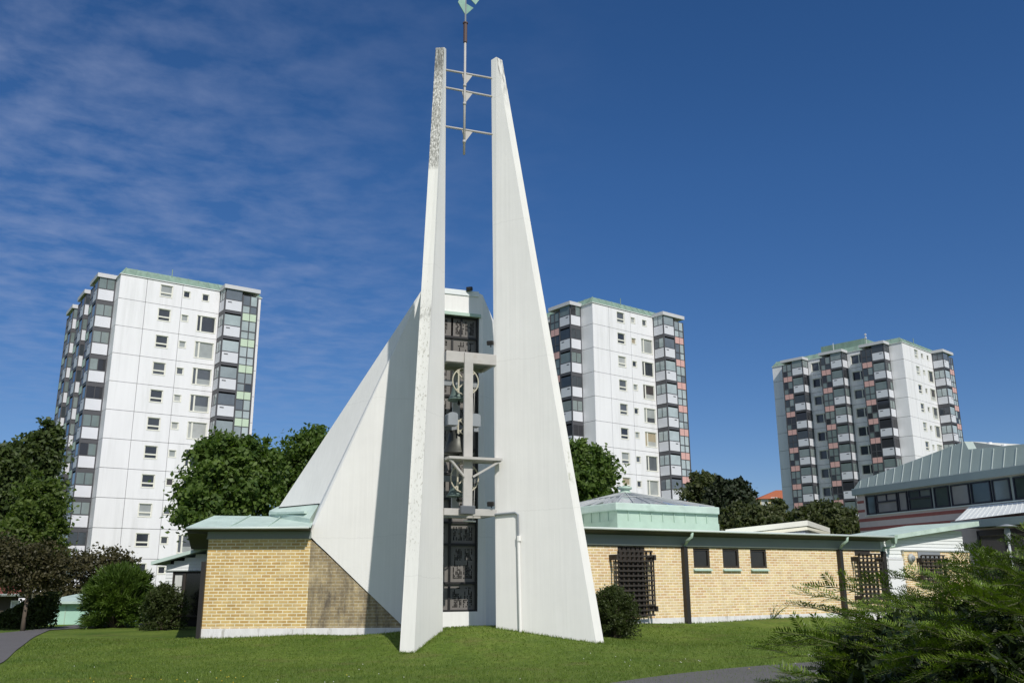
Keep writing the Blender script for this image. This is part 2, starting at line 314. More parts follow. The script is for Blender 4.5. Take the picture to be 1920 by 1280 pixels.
def glass_mat(name, stops, rough=0.06, spec=0.6):
    """a window pane: what is behind it differs from one window to the next"""
    m = bpy.data.materials.new(name); m.use_nodes = True; N, L, p = nodes(m); p.inputs['Roughness'].default_value = rough; p.inputs['Specular IOR Level'].default_value = spec
    oi = N.new('ShaderNodeObjectInfo'); cr = N.new('ShaderNodeValToRGB'); cr.color_ramp.interpolation = 'CONSTANT'
    e = cr.color_ramp.elements
    while len(e) > 1: e.remove(e[-1])
    e[0].position = 0; e[0].color = (*stops[0][1], 1)
    for pos, c in stops[1:]:
        q = e.new(pos); q.color = (*c, 1)
    g = N.new('ShaderNodeNewGeometry')
    ad = N.new('ShaderNodeMath'); ad.operation = 'MULTIPLY_ADD'; ad.inputs[1].default_value = 0.22; L.new(g.outputs['Random Per Island'], ad.inputs[0]); L.new(oi.outputs['Random'], ad.inputs[2])
    fr = N.new('ShaderNodeMath'); fr.operation = 'FRACT'; L.new(ad.outputs[0], fr.inputs[0]); L.new(fr.outputs[0], cr.inputs[0])
    n = N.new('ShaderNodeTexNoise'); n.inputs['Scale'].default_value = 1.2; L.new(g.outputs['Position'], n.inputs['Vector'])
    r = N.new('ShaderNodeMapRange'); r.inputs['To Min'].default_value = 0.75; r.inputs['To Max'].default_value = 1.25; L.new(n.outputs['Fac'], r.inputs['Value'])
    sc = N.new('ShaderNodeVectorMath'); sc.operation = 'SCALE'; L.new(cr.outputs[0], sc.inputs[0]); L.new(r.outputs[0], sc.inputs['Scale']); L.new(sc.outputs[0], p.inputs['Base Color'])
    return m

M = {}
M['white_concrete'] = concrete_mat('white_concrete', (0.78, 0.77, 0.745))
M['weathered_edge'] = concrete_mat('weathered_edge', (0.78, 0.77, 0.73), 1)
M['mossy_edge'] = concrete_mat('mossy_edge', (0.78, 0.77, 0.73), 2)
M['brick'] = brick_mat('yellow_brick', (0.60, 0.42, 0.165), (0.44, 0.26, 0.085), (0.80, 0.71, 0.50))
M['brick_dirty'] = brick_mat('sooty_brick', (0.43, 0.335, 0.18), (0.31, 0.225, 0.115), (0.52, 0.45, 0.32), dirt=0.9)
M['brick_pale'] = brick_mat('pale_brick', (0.70, 0.54, 0.275), (0.56, 0.33, 0.165), (0.86, 0.76, 0.60))
M['plinth'] = mat('plinth_render', (0.70, 0.69, 0.69), 0.85, 0.10, 2.5, bump=0.3, bscale=25, dirt=(0.30, 0.28, 0.24), dscale=2.2, dlo=0.56, dhi=0.75, stretch=(2.5, 2.5, 0.7))
M['copper'] = mat('verdigris_copper', (0.49, 0.60, 0.54), 0.6, 0.13, 1.6, bump=0.12, bscale=6, dirt=(0.34, 0.44, 0.385), dscale=1.7, dlo=0.5, dhi=0.78)
M['copper_deep'] = mat('deep_verdigris', (0.40, 0.52, 0.44), 0.65, 0.12, 1.5, dirt=(0.35, 0.50, 0.40), dscale=1.2)
M['copper_old'] = mat('streaky_verdigris', (0.20, 0.29, 0.235), 0.7, 0.25, 2.0, stretch=(1, 1, 0.3), dirt=(0.13, 0.16, 0.13), dscale=0.8)
M['eave_grey'] = mat('eave_board_paint', (0.25, 0.28, 0.265), 0.6, 0.06)
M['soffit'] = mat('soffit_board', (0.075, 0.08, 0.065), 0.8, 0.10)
M['trim'] = mat('cream_trim', (0.62, 0.60, 0.48), 0.6, 0.05)
M['black_steel'] = mat('dark_painted_steel', (0.018, 0.017, 0.017), 0.5, 0.15)
M['dark_wood'] = mat('dark_stained_wood', (0.032, 0.026, 0.022), 0.7, 0.25, 6, stretch=(1, 1, 0.2))
M['dark_pipe'] = mat('dark_brown_pipe', (0.026, 0.023, 0.022), 0.5, 0.12)
M['dark_glass'] = mat('dark_window_glass', (0.018, 0.017, 0.015), 0.08, 0.3, 2, spec=0.6)
M['screen'] = mat('grey_screen_plate', (0.165, 0.152, 0.14), 0.7, 0.10, 4)
M['void'] = mat('dark_recess', (0.012, 0.012, 0.012), 0.9, 0.1)
M['box_grey'] = mat('dark_grey_box', (0.10, 0.11, 0.125), 0.5, 0.06)
M['wheel_cream'] = mat('dull_cream_wheel', (0.46, 0.43, 0.34), 0.6, 0.1)
M['vane'] = mat('dull_verdigris', (0.24, 0.40, 0.33), 0.6, 0.2, 4)
M['steel_cream'] = mat('cream_painted_steel', (0.43, 0.415, 0.395), 0.55, 0.10, 3, dirt=(0.36, 0.32, 0.28), dscale=3, dlo=0.6, dhi=0.8)
M['steel_grey'] = mat('grey_painted_metal', (0.24, 0.26, 0.28), 0.5, 0.08)
M['gutter'] = mat('zinc_gutter', (0.40, 0.42, 0.42), 0.5, 0.08)
M['gutter_pale'] = mat('pale_gutter', (0.58, 0.64, 0.61), 0.5, 0.06)
M['bronze'] = mat('bell_bronze', (0.06, 0.062, 0.055), 0.45, 0.2, 4, metal=0.5)
M['bronze_green'] = mat('patinated_bronze', (0.13, 0.18, 0.165), 0.6, 0.2, 4, metal=0.2)
M['white_board'] = mat('white_weatherboard', (0.72, 0.74, 0.74), 0.6, 0.04)
M['white_paint'] = mat('white_paint', (0.76, 0.76, 0.78), 0.55, 0.035, 0.8)
M['facade_white'] = mat('facade_panel_white', (0.78, 0.775, 0.80), 0.6, 0.055, 1.3, stretch=(1, 1, 0.10), dirt=(0.62, 0.62, 0.63), dscale=0.9, dlo=0.52, dhi=0.8)
M['core'] = mat('facade_core', (0.30, 0.30, 0.32), 0.8, 0.05)
M['frame_cream'] = mat('window_frame_cream', (0.74, 0.73, 0.66), 0.5, 0.03)
M['bay_dark'] = mat('balcony_frame_grey', (0.075, 0.075, 0.085), 0.55, 0.08)
M['bay_white'] = mat('balcony_panel_white', (0.64, 0.65, 0.70), 0.5, 0.03)
M['bay_mint'] = mat('balcony_panel_mint', (0.52, 0.63, 0.49), 0.5, 0.04)
M['bay_pink'] = mat('balcony_panel_pink', (0.64, 0.385, 0.355), 0.5, 0.04)
M['cap_grey'] = mat('balcony_roof_grey', (0.55, 0.55, 0.57), 0.5, 0.04)
M['pane'] = glass_mat('apartment_pane', [(0, (0.035, 0.04, 0.05)), (0.30, (0.10, 0.11, 0.125)), (0.5, (0.32, 0.34, 0.34)), (0.66, (0.055, 0.06, 0.07)), (0.80, (0.36, 0.30, 0.21)), (0.84, (0.06, 0.05, 0.05)), (0.9, (0.40, 0.41, 0.40))])
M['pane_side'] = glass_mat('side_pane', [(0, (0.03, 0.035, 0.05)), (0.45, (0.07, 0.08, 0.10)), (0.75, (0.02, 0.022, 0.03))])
M['bay_pane'] = glass_mat('balcony_pane', [(0, (0.42, 0.48, 0.50)), (0.38, (0.13, 0.15, 0.175)), (0.50, (0.36, 0.42, 0.43)), (0.78, (0.05, 0.06, 0.075)), (0.87, (0.26, 0.30, 0.32))])
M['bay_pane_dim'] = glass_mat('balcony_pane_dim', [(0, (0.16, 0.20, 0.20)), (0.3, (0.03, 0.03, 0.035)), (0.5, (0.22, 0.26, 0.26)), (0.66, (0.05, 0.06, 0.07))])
M['zinc'] = mat('standing_seam_zinc', (0.37, 0.43, 0.40), 0.55, 0.08, 1.2)
M['zinc_seam'] = mat('seam_highlight_zinc', (0.55, 0.60, 0.58), 0.5, 0.05)
M['zinc_fascia'] = mat('zinc_fascia', (0.30, 0.35, 0.35), 0.5, 0.05)
M['hall_wall'] = mat('pale_grey_brick', (0.55, 0.475, 0.45), 0.85, 0.06, 3, bump=0.1)
M['hall_stripe'] = mat('red_brick_stripe', (0.31, 0.105, 0.09), 0.85, 0.1, 6)
M['hall_panel'] = mat('grey_green_panel', (0.33, 0.37, 0.35), 0.6, 0.05)
M['hall_frame'] = mat('navy_window_frame', (0.015, 0.016, 0.03), 0.4, 0.1)
M['hall_pane'] = glass_mat('hall_pane', [(0, (0.045, 0.06, 0.06)), (0.4, (0.26, 0.25, 0.25)), (0.55, (0.06, 0.075, 0.08)), (0.8, (0.15, 0.17, 0.17))], spec=0.9)
M['sheet_white'] = mat('white_sheet_roof', (0.70, 0.73, 0.73), 0.5, 0.04)
M['cream_roof'] = mat('cream_roof_trim', (0.72, 0.71, 0.63), 0.6, 0.04)
M['yellow_render'] = mat('yellow_render', (0.56, 0.47, 0.27), 0.8, 0.06)
M['tile_orange'] = mat('orange_roof_tile', (0.40, 0.125, 0.055), 0.75, 0.15, 3)
M['tile_red'] = mat('red_roof_tile', (0.20, 0.055, 0.04), 0.8, 0.2, 5)
M['brown_wood'] = mat('brown_stained_boards', (0.055, 0.045, 0.035), 0.8, 0.15, 4)
M['mint_paint'] = mat('mint_painted_boards', (0.40, 0.62, 0.52), 0.6, 0.06, 2)
M['bark'] = mat('bark', (0.11, 0.085, 0.065), 0.9, 0.25, 5, bump=0.5, bscale=12, stretch=(2, 2, 0.4))
M['shoot'] = mat('green_shoot', (0.075, 0.085, 0.03), 0.7, 0.2, 8)
M['asphalt'] = mat('asphalt', (0.115, 0.108, 0.108), 0.9, 0.10, 1.1, bump=0.3, bscale=60, dirt=(0.16, 0.15, 0.145), dscale=14)
M['skylight_glass'] = mat('skylight_glass', (0.30, 0.33, 0.36), 0.07, 0.2, 1.0, spec=0.9)
M['curtain'] = mat('pale_curtain', (0.55, 0.56, 0.54), 0.8, 0.1, 3, stretch=(4, 4, 0.2))
M['car_paint'] = mat('white_car_paint', (0.70, 0.70, 0.70), 0.25, 0.02, spec=0.6)
M['tail_red'] = mat('red_tail_lamp', (0.35, 0.015, 0.015), 0.25, 0.05)
M['rubber'] = mat('tyre_rubber', (0.02, 0.02, 0.02), 0.8, 0.1)

# ------------------------------------------------------------------ terrain
GP = []   # (x, y, z) levels read off the places where walls and grass meet
def gp(px, py, Y): v = at(px, py, Y); GP.append((v.x, v.y, v.z)); return v
P_WALL, P1Y, P2Y = 25.0, 22.2, 22.7                # the left brick wall and the two blades' back edges
gp(752, 1224, 20.6); gp(776, 1224, 20.5); gp(830, 1180, P1Y); gp(880, 1174, 23.7); gp(930, 1179, P2Y); gp(1030, 1192, 22.2); gp(1118, 1205, 21.6); gp(1133, 1207, 21.75)
gp(378, 1196, P_WALL); gp(480, 1194, P_WALL); gp(580, 1191, P_WALL); gp(660, 1193, P_WALL)
GP += [(-3.0, 25.1, 0.05), (-0.4, 25.5, 0.45), (3.5, 25.5, 0.1), (-2.4, 19.6, 0.03), (2.6, 20.2, 0.10), (0, 20.2, 0.18), (-0.6, 21.5, 0.40), (0.6, 21.3, 0.36), (1.6, 21.0, 0.26), (3.6, 22.5, 0.14)]
RW = Frame((-0.27, 26.5, 0), 0.520)             # the long brick wing
for a, b in ((1180, 1168), (1290, 1168), (1400, 1162), (1540, 1157)):
    x, z = RW.px(a, b); v = RW.w(x, 0, z); GP.append((v.x, v.y, v.z))
    GP.append((v.x+2.0, v.y-3.5, 0.02))
for x in np.arange(-16, 18, 4.0):
    for y in (6, 10, 14, 17.5): GP.append((float(x), float(y), 0.0))
for p in ((-12, 22, 0), (-14, 28, 0), (-16, 36, 0), (-10, 27, 0.05), (-22, 30, 0), (-24, 20, 0), (-24, 40, 0), (-12, 32, 0.0), (12, 22, 0), (16, 26, 0), (20, 34, 0), (9, 26, 0.0)): GP.append(p)
_A = np.array(GP)
_K = np.exp(-((_A[:, None, :2]-_A[None, :, :2])**2).sum(-1)/(2*2.0**2)) + np.eye(len(_A))*0.02
_Wt = np.linalg.solve(_K, _A[:, 2])
def gz_np(x, y):
    x, y = np.asarray(x, float), np.asarray(y, float)
    d = (x[..., None]-_A[:, 0])**2 + (y[..., None]-_A[:, 1])**2
    return np.exp(-d/8.0) @ _Wt - np.clip((y-42)/60, 0, 1)*1.9
def gz(x, y): return float(gz_np(np.array([x]), np.array([y]))[0])

def lawn_mat():
    m = bpy.data.materials.new('lawn_grass'); m.use_nodes = True; N, L, p = nodes(m); p.inputs['Roughness'].default_value = 0.9; p.inputs['Specular IOR Level'].default_value = 0.15
    g = N.new('ShaderNodeNewGeometry')
    def nz(s, d=5, st=(1, 1, 1)):
        q = N.new('ShaderNodeMapping'); q.inputs['Scale'].default_value = st; L.new(g.outputs['Position'], q.inputs[0])
        n = N.new('ShaderNodeTexNoise'); n.inputs['Scale'].default_value = s; n.inputs['Detail'].default_value = d; n.inputs['Roughness'].default_value = 0.65; L.new(q.outputs[0], n.inputs['Vector']); return n.outputs['Fac']
    cr = N.new('ShaderNodeValToRGB'); e = cr.color_ramp.elements; e[0].position = 0.3; e[0].color = (0.062, 0.112, 0.014, 1); e[1].position = 0.72; e[1].color = (0.152, 0.202, 0.036, 1)
    L.new(nz(0.55, 8), cr.inputs[0])
    c2 = N.new('ShaderNodeMapRange'); c2.inputs['From Min'].default_value = 0.3; c2.inputs['From Max'].default_value = 0.7; c2.inputs['To Min'].default_value = 0.65; c2.inputs['To Max'].default_value = 1.3; L.new(nz(9, 6), c2.inputs['Value'])
    sc = N.new('ShaderNodeVectorMath'); sc.operation = 'SCALE'; L.new(cr.outputs[0], sc.inputs[0]); L.new(c2.outputs[0], sc.inputs['Scale'])
    wr = N.new('ShaderNodeMapRange'); wr.inputs['From Min'].default_value = 0.54; wr.inputs['From Max'].default_value = 0.74; wr.inputs['To Max'].default_value = 0.7; L.new(nz(0.9, 9, (0.7, 1.5, 1)), wr.inputs['Value'])
    mw = N.new('ShaderNodeMix'); mw.data_type = 'RGBA'; mw.inputs[7].default_value = (0.15, 0.125, 0.05, 1); L.new(wr.outputs[0], mw.inputs[0]); L.new(sc.outputs[0], mw.inputs[6]); sc = mw
    L.new(mw.outputs[2], p.inputs['Base Color'])
    b = N.new('ShaderNodeBump'); b.inputs['Strength'].default_value = 0.7; b.inputs['Distance'].default_value = 0.03; L.new(nz(28, 4), b.inputs['Height']); L.new(b.outputs[0], p.inputs['Normal'])
    return m
M['lawn'] = lawn_mat()
def grid_mesh(xs, ys, zoff=0.0):
    X, Y = np.meshgrid(xs, ys); Z = gz_np(X, Y) + zoff
    v = np.stack([X.ravel(), Y.ravel(), Z.ravel()], 1); nx, ny = len(xs), len(ys)
    i = np.arange(nx*ny).reshape(ny, nx)
    f = np.stack([i[:-1, :-1].ravel(), i[:-1, 1:].ravel(), i[1:, 1:].ravel(), i[1:, :-1].ravel()], 1); return v, f
xs = np.unique(np.concatenate([-np.geomspace(30, 2500, 14), np.arange(-30, 30.1, 0.4), np.geomspace(30, 2500, 14)]))
ys = np.unique(np.concatenate([-np.geomspace(3, 2500, 14), np.arange(-3, 44, 0.4), np.geomspace(44, 2500, 20)]))
lawn_me = np_mesh('lawn', *grid_mesh(xs, ys), M['lawn']); lawn_me.shade_smooth()
tag(put('lawn', lawn_me), kind='structure')
def path_strip(name, left, right, n=60):
    def samp(P):
        P = np.array(P, float); d = np.r_[0, np.cumsum(np.hypot(*np.diff(P, axis=0).T))]; t = np.linspace(0, d[-1], n)
        c = np.stack([np.interp(t, d, P[:, 0]), np.interp(t, d, P[:, 1])], 1)
        for _ in range(6): c[1:-1] = (c[:-2]+2*c[1:-1]+c[2:])/4
        return c
    a, b = samp(left), samp(right); K = 7; rows = []
    for k in range(K):
        q = a + (b-a)*k/(K-1); rows.append(np.c_[q, gz_np(q[:, 0], q[:, 1])+0.022])
    v = np.concatenate(rows); i = np.arange(K*n).reshape(K, n)
    f = np.stack([i[:-1, :-1].ravel(), i[:-1, 1:].ravel(), i[1:, 1:].ravel(), i[1:, :-1].ravel()], 1)
    me = np_mesh(name, v, f, M['asphalt']); me.shade_smooth(); return tag(put(name, me), kind='structure')
def g0(px, py): v = atz(px, py, 0.0); return (v.x, v.y)
path_strip('path', [(-17, 3), (-16.5, 12), (-16.2, 17), (-16.6, 22), (-17.6, 27), (-17.5, 31), (-16.6, 34.5), (-14, 39)], [(-9.2, 8), (-9.4, 12), g0(0, 1250), g0(28, 1222), g0(62, 1195), g0(100, 1178), g0(140, 1170), (-12, 40)])
path_strip('path', [g0(1080, 1292), g0(1240, 1268), g0(1390, 1250), g0(1560, 1240), g0(1760, 1232), (18, 18.5)], [(1.6, 11.5), (3.5, 12.6), (5.3, 13.9), (8, 14.9), (11, 15.5), (18, 16.6)])

# ------------------------------------------------------------------ foliage generators
def rand_dirs(n, up=0.0):
    d = RNG.normal(size=(n, 3)); d[:, 2] += up; return d/np.linalg.norm(d, axis=1, keepdims=True)
def leaf_quads(c, nrm, size, aspect=0.6):
    """diamond leaves: c (n,3) centres, nrm facing, size (n,)"""
    n = len(c); r = RNG.normal(size=(n, 3)); a = np.cross(nrm, r); a /= np.linalg.norm(a, axis=1, keepdims=True)+1e-9; b = np.cross(nrm, a)
    s = size[:, None]
    v = np.stack([c-a*s, c-b*s*aspect+a*s*0.1, c+a*s, c+b*s*aspect+a*s*0.1], 1).reshape(-1, 3)
    return v, np.arange(4*n).reshape(n, 4)
def crown_points(blobs, n, clump=0.16, shell=0.55):
    """blobs: list of (cx,cy,cz,rx,ry,rz); clumped leaf positions through the crown, thicker towards its outside"""
    B = np.array(blobs, float); wgt = B[:, 3]*B[:, 4]*B[:, 5]; wgt = (wgt**(2/3)); wgt /= wgt.sum()
    ncl = max(14, n//60); bi = RNG.choice(len(B), ncl, p=wgt)
    d = rand_dirs(ncl, 0.15); rad = shell + (1.0-shell)*RNG.random(ncl)**0.6
    stray = RNG.random(ncl) < .16; rad = np.where(stray, 1.0+.20*RNG.random(ncl), rad)
    cc = B[bi, :3] + d*B[bi, 3:6]*rad[:, None]
    csz = (B[bi, 3:6].mean(1))*clump*(0.6+0.9*RNG.random(ncl))
    csz = np.where(stray, csz*.55, csz)
    k = RNG.integers(0, ncl, n)
    off = RNG.normal(size=(n, 3))*csz[k][:, None]*np.array([1.15, 1.15, 0.7])
    return cc[k]+off, d[k]
def tree(name, x, y, label, cat, blobs, n, leaf, lm, trunk_r=0.22, group=None, clump=0.16, z0=None, limbs=7, sag=0.3, shell=0.55):
    z0 = gz(x, y)-0.05 if z0 is None else z0
    t = thing(name, (x, y, z0), label, cat, group)
    c, d = crown_points(blobs, n, clump, shell)
    nr = d*0.4 + rand_dirs(n, 0.45)*0.9; nr /= np.linalg.norm(nr, axis=1, keepdims=True)
    v, f = leaf_quads(c, nr, leaf*(0.6+0.8*RNG.random(n)))
    put('crown', np_mesh('crown', v, f, lm), t)
    B = np.array(blobs); top = B[:, :3].mean(0); tz = B[:, 2].max()
    m = MB(); lo = (B[:, 2]-B[:, 5]).min()
    fork = z0 + max(0.5, (lo-z0)*0.9 + 0.15*(tz-lo)); fp = Vector((x*0.7+top[0]*0.3, y, fork))
    m.tube([(x, y, z0), (x*0.9+fp.x*0.1, y, z0+(fork-z0)*0.5), fp], [trunk_r*1.2, trunk_r*0.9, trunk_r*0.75], 9)
    for k in range(limbs):
        b = blobs[k % len(blobs)]; e = Vector(b[:3]) + Vector((random.uniform(-.6, .6)*b[3], random.uniform(-.6, .6)*b[4], random.uniform(-.1, .7)*b[5]))
        mid = fp.lerp(e, 0.5) + Vector((0, 0, 0.1*(e-fp).length))
        m.tube([fp, mid, e], [trunk_r*0.55, trunk_r*0.3, trunk_r*0.08], 6)
    m.build('trunk', M['bark'], t, smooth=True)
    return t
def px_blobs(Y, specs, depth=1.0):
    """crown lobes from their centre and half size in photo pixels, standing at distance Y"""
    o = []
    for cx, cy, hx, hy, *dy in specs:
        c = at(cx, cy, Y + (dy[0] if dy else 0)); dist = (c-EYE).length; s = dist/F*0.985
        o.append((c.x, c.y, c.z, hx*s, hx*s*depth, hy*s))
    return o
LM_MAPLE = leaf_mat('maple_leaf', (0.040, 0.080, 0.016), (0.135, 0.200, 0.040), 0.42)
LM_DARK = leaf_mat('dark_leaf', (0.030, 0.050, 0.016), (0.090, 0.122, 0.032), 0.32)
LM_MID = leaf_mat('mid_leaf', (0.046, 0.080, 0.016), (0.125, 0.172, 0.036), 0.4)
LM_OLIVE = leaf_mat('olive_leaf', (0.042, 0.056, 0.020), (0.100, 0.115, 0.042))
LM_BLACK = leaf_mat('copper_beech_leaf', (0.012, 0.019, 0.009), (0.034, 0.047, 0.018), 0.15)
LM_PURPLE = leaf_mat('bronze_leaf', (0.036, 0.038, 0.014), (0.086, 0.074, 0.032), 0.3)
LM_BUSH = leaf_mat('conifer_spray', (0.032, 0.070, 0.010), (0.105, 0.165, 0.024))
LM_SHRUB = leaf_mat('shrub_leaf', (0.030, 0.045, 0.012), (0.075, 0.098, 0.028))
LM_YEW_SHADE = leaf_mat('shaded_yew_needle', (0.008, 0.016, 0.003), (0.022, 0.038, 0.007), 0.1, 0.5)  # inner yew needles, coloured dark for the shade within the bush
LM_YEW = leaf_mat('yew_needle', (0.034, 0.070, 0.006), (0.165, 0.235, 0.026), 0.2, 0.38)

# ------------------------------------------------------------------ church: tent, brick wings, roofs
church = thing('church', (-2.0, 26.0, 0.2), 'low yellow brick church with a white concrete tent nave and copper roofs', 'church')
FW = Frame(at(834, 1172, 24.3), math.radians(21)); FW.o.z = 0; FW.M = Matrix.Translation(FW.o) @ Matrix.Rotation(FW.h, 4, 'Z')  # tall front wall with the window
def fw(px, py, off=0.0): x, z = FW.px(px, py, off); return FW.w(x, off, z)
D = at(790, 545, 24.8); R = fw(905, 553)
A = at(580.5, 1004, P_WALL-0.02); B = at(752, 1170, P_WALL-0.02)
Ft = at(585, 983, P_WALL+0.05); G = at(523, 950, 27.0); Hh = at(600, 943, 25.7)
S = at(1059, 985, 27.5); Sb = S.copy(); Sb.z = -0.3
back_l, back_r = Vector((-9.0, 34.0, 3.4)), Vector((2.5, 33.0, 3.4))
xw1, _ = FW.px(898.5, 596); _, zw_b = FW.px(870, 1146); zw_t = FW.px(860, 592)[1]; xw0 = FW.px(812, 900)[0]
nave = MB()
xl, xr, xrt = FW.px(784, 900)[0], FW.px(912, 1172)[0], FW.px(905, 553)[0]; ztop = FW.px(862, 546)[1]
def q(x, z, off=0.0): return FW.w(x, off, z)
zR = R.z
# front wall around the window opening
nave.poly(q(xl, -.3), q(xw0, -.3), q(xw0, ztop), q(xl, ztop))
nave.poly(q(xw0, -.3), q(xw1, -.3), q(xw1, zw_b), q(xw0, zw_b))
nave.poly(q(xw0, zw_t), q(xw1, zw_t), q(xw1, ztop), q(xw0, ztop))
nave.poly(q(xw1, -.3), q(xr, -.3), q(xrt, zR), q(xw1, ztop))
for a, b in (((xw0, zw_b), (xw1, zw_b)), ((xw1, zw_b), (xw1, zw_t)), ((xw1, zw_t), (xw0, zw_t)), ((xw0, zw_t), (xw0, zw_b))):
    nave.poly(q(*a), q(*b), q(*b, .30), q(*a, .30))
ck0, ck1 = q(xl, -.3), q(xl, ztop); kk = Vector((ck0.x, ck0.y, 0))*.09
nave.poly(ck0, ck1, ck1+kk, ck0+kk)            # left cheek of the window bay
Tb = Vector((D.x-1.2, D.y+3.0, D.z-1.2)); Ub = Vector((R.x-1.0, R.y+4.5, R.z-1.2))
nave.poly(q(xl, ztop), q(xw1, ztop), R, Ub, Tb, D)
Bx = Vector((q(xl, 0).x+.3, 26.0, -.3))
nave.poly(A, B, D); nave.poly(B, Vector((B.x, B.y, -.3)), Bx, D)                 # cream front wing
nave.poly(D, A, Ft, Hh, G)                                                       # pale left slope
nave.poly(R, q(xr, -.3), Sb, S)                                                  # right flank, in shade
nave.poly(D, Tb, G); nave.poly(Tb, back_l, G); nave.poly(Tb, Ub, back_r, back_l); nave.poly(R, S, back_r, Ub)
nave.build('nave', M['white_concrete'], church)
# cap flashing, and copper drip over the window
c = MB(); c.bar(q(xl+.02, ztop-.04, -.012), q(xw1-.02, ztop-.04, -.012), 0.03, 0.16)
c.build('cap_flashing', M['sheet_white'], church, bevel=.01)
c = MB(); c.bar(q(xw0, zw_t+.04, -.035), q(xw1+.03, zw_t+.04, -.035), 0.09, 0.09); c.build('window_drip', M['copper_deep'], church)
# the tall window: perforated grey screens in a black steel grid
win = MB(); TF = lambda x, y, z: (x, y, z)
bars_px = [636, 690, 745, 795, 843, 890, 936, 980, 1020.6, 1092.5]
bz = [FW.px(870, y, .2)[1] for y in bars_px]
for z in bz: win.box(xw0, xw1+.04, .06, .15, z-.03, z+.03)
xm = [FW.px(843, 1000, .1)[0], FW.px(862, 640, .1)[0]]
win.box(xm[0]-.03, xm[0]+.03, .07, .14, zw_b, FW.px(843, 636, .1)[1])
win.bar((FW.px(866, 592, .1)[0], .1, zw_t), (FW.px(863, 634, .1)[0], .1, bz[0]), .05, .05)
win.frame_rect(xw0, xw1, zw_b, zw_t, .05, .04, .16)
wo = win.build('tall_window', M['black_steel'], church, FW.M)
MB().box(xw0, xw1, .27, .29, zw_b, zw_t).build('pane', M['dark_glass'], wo, FW.M)
zz = [zw_b] + sorted(bz) + [zw_t]
cols = [(xw0+.05, xm[0]-.03), (xm[0]+.03, xw1-.05)]
for a, b in zip(zz, zz[1:]):
    for x0, x1 in cols:
        if x1-x0 < .12: continue
        sm = MB(); cw = 0.036; rh = 0.052
        nx = max(3, int((x1-x0-.12)/cw)); nz_ = max(4, int((b-a-.16)/rh))
        ox = x0+((x1-x0)-nx*cw)/2; oz = a+((b-a)-nz_*rh)/2
        hl = []; gx = [random.random() for _ in range(nx)]; gzr = [random.random() for _ in range(nz_)]
        for i in range(nx):
            if (i % 8) == 7: continue
            j = 0
            while j < nz_:
                L_ = random.choice((1, 1, 2, 2, 3))
                if random.random() < 0.70 and (j % 9) < 7:
                    hl.append((ox+i*cw+.004, ox+(i+1)*cw-.006, oz+j*rh+.006, oz+min(nz_, j+L_)*rh-.008))
                j += L_
        sm.box(x0, x1, .118, .122, a+.03, a+.031)
        # plate as strips between the slots
        for i in range(-1, nx+1):
            xa = x0 if i == -1 else ox+i*cw; xb = ox if i == -1 else (x1 if i == nx else ox+(i+1)*cw)
            hs = [h for h in hl if i >= 0 and abs(h[0]-(ox+i*cw+.004)) < 1e-6]
            sm.holes(xa, xb, a+.03, b-.03, .115, .121, hs)
        sm.build('screen_panel', M['screen'], wo, FW.M)

# --- left brick block
LW = Frame((at(384, 1100, P_WALL).x, P_WALL, 0), 0.0)
xj = LW.px(578, 1100)[0]; xe = LW.px(790, 1100)[0]
zpl = LW.px(500, 1177)[1]; zbt = LW.px(500, 1009.5)[1]
MB().box(0, xj, 0, .3, zpl, zbt).build('brick_wall', M['brick'], church, LW.M)
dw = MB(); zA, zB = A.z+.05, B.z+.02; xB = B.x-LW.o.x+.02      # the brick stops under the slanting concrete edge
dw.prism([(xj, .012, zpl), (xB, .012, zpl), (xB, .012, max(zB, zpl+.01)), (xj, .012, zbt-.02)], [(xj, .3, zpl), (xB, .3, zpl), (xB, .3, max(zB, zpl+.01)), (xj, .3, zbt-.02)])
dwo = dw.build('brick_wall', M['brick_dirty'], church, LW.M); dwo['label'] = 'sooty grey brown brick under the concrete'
MB().box(0, .3, .3, 9, zpl, zbt).build('brick_wall', brick_mat('yellow_brick_side', (0.58, 0.385, 0.14), (0.44, 0.255, 0.085), (0.66, 0.55, 0.37), axis='YZ'), church, LW.M)
MB().box(-.02, xj+.01, -.02, .3, -.4, zpl).box(xj+.01, xe, .0, .3, -.4, zpl).box(-.02, .3, .3, 9, -.4, zpl).build('plinth', M['plinth'], church, LW.M)
OV = 0.44
zg = LW.px(466, 987, -OV)[1]
xg0 = LW.px(351, 986, -OV)[0]; xg1 = LW.px(582, 987, -OV)[0]
zf_t = LW.px(466, 996, -.03)[1]; zf_b = zbt
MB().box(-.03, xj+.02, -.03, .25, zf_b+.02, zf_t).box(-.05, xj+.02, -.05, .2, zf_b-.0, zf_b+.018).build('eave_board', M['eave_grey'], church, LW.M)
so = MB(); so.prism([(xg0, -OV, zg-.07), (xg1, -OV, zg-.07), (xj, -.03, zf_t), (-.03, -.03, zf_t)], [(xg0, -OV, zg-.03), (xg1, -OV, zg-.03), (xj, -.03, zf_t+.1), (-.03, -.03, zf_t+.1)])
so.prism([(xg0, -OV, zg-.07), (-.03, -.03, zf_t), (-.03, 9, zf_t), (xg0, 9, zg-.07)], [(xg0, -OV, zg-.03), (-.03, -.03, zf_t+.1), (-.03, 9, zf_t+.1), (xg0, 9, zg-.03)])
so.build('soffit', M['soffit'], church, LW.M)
rt = at(402, 966, 27.0); rt2 = at(596, 968.5, 27.0); r0 = LW.o
x2, y2, z2 = rt.x-r0.x, rt.y-r0.y, rt.z; x3, z3 = rt2.x-r0.x, rt2.z
ro = MB()
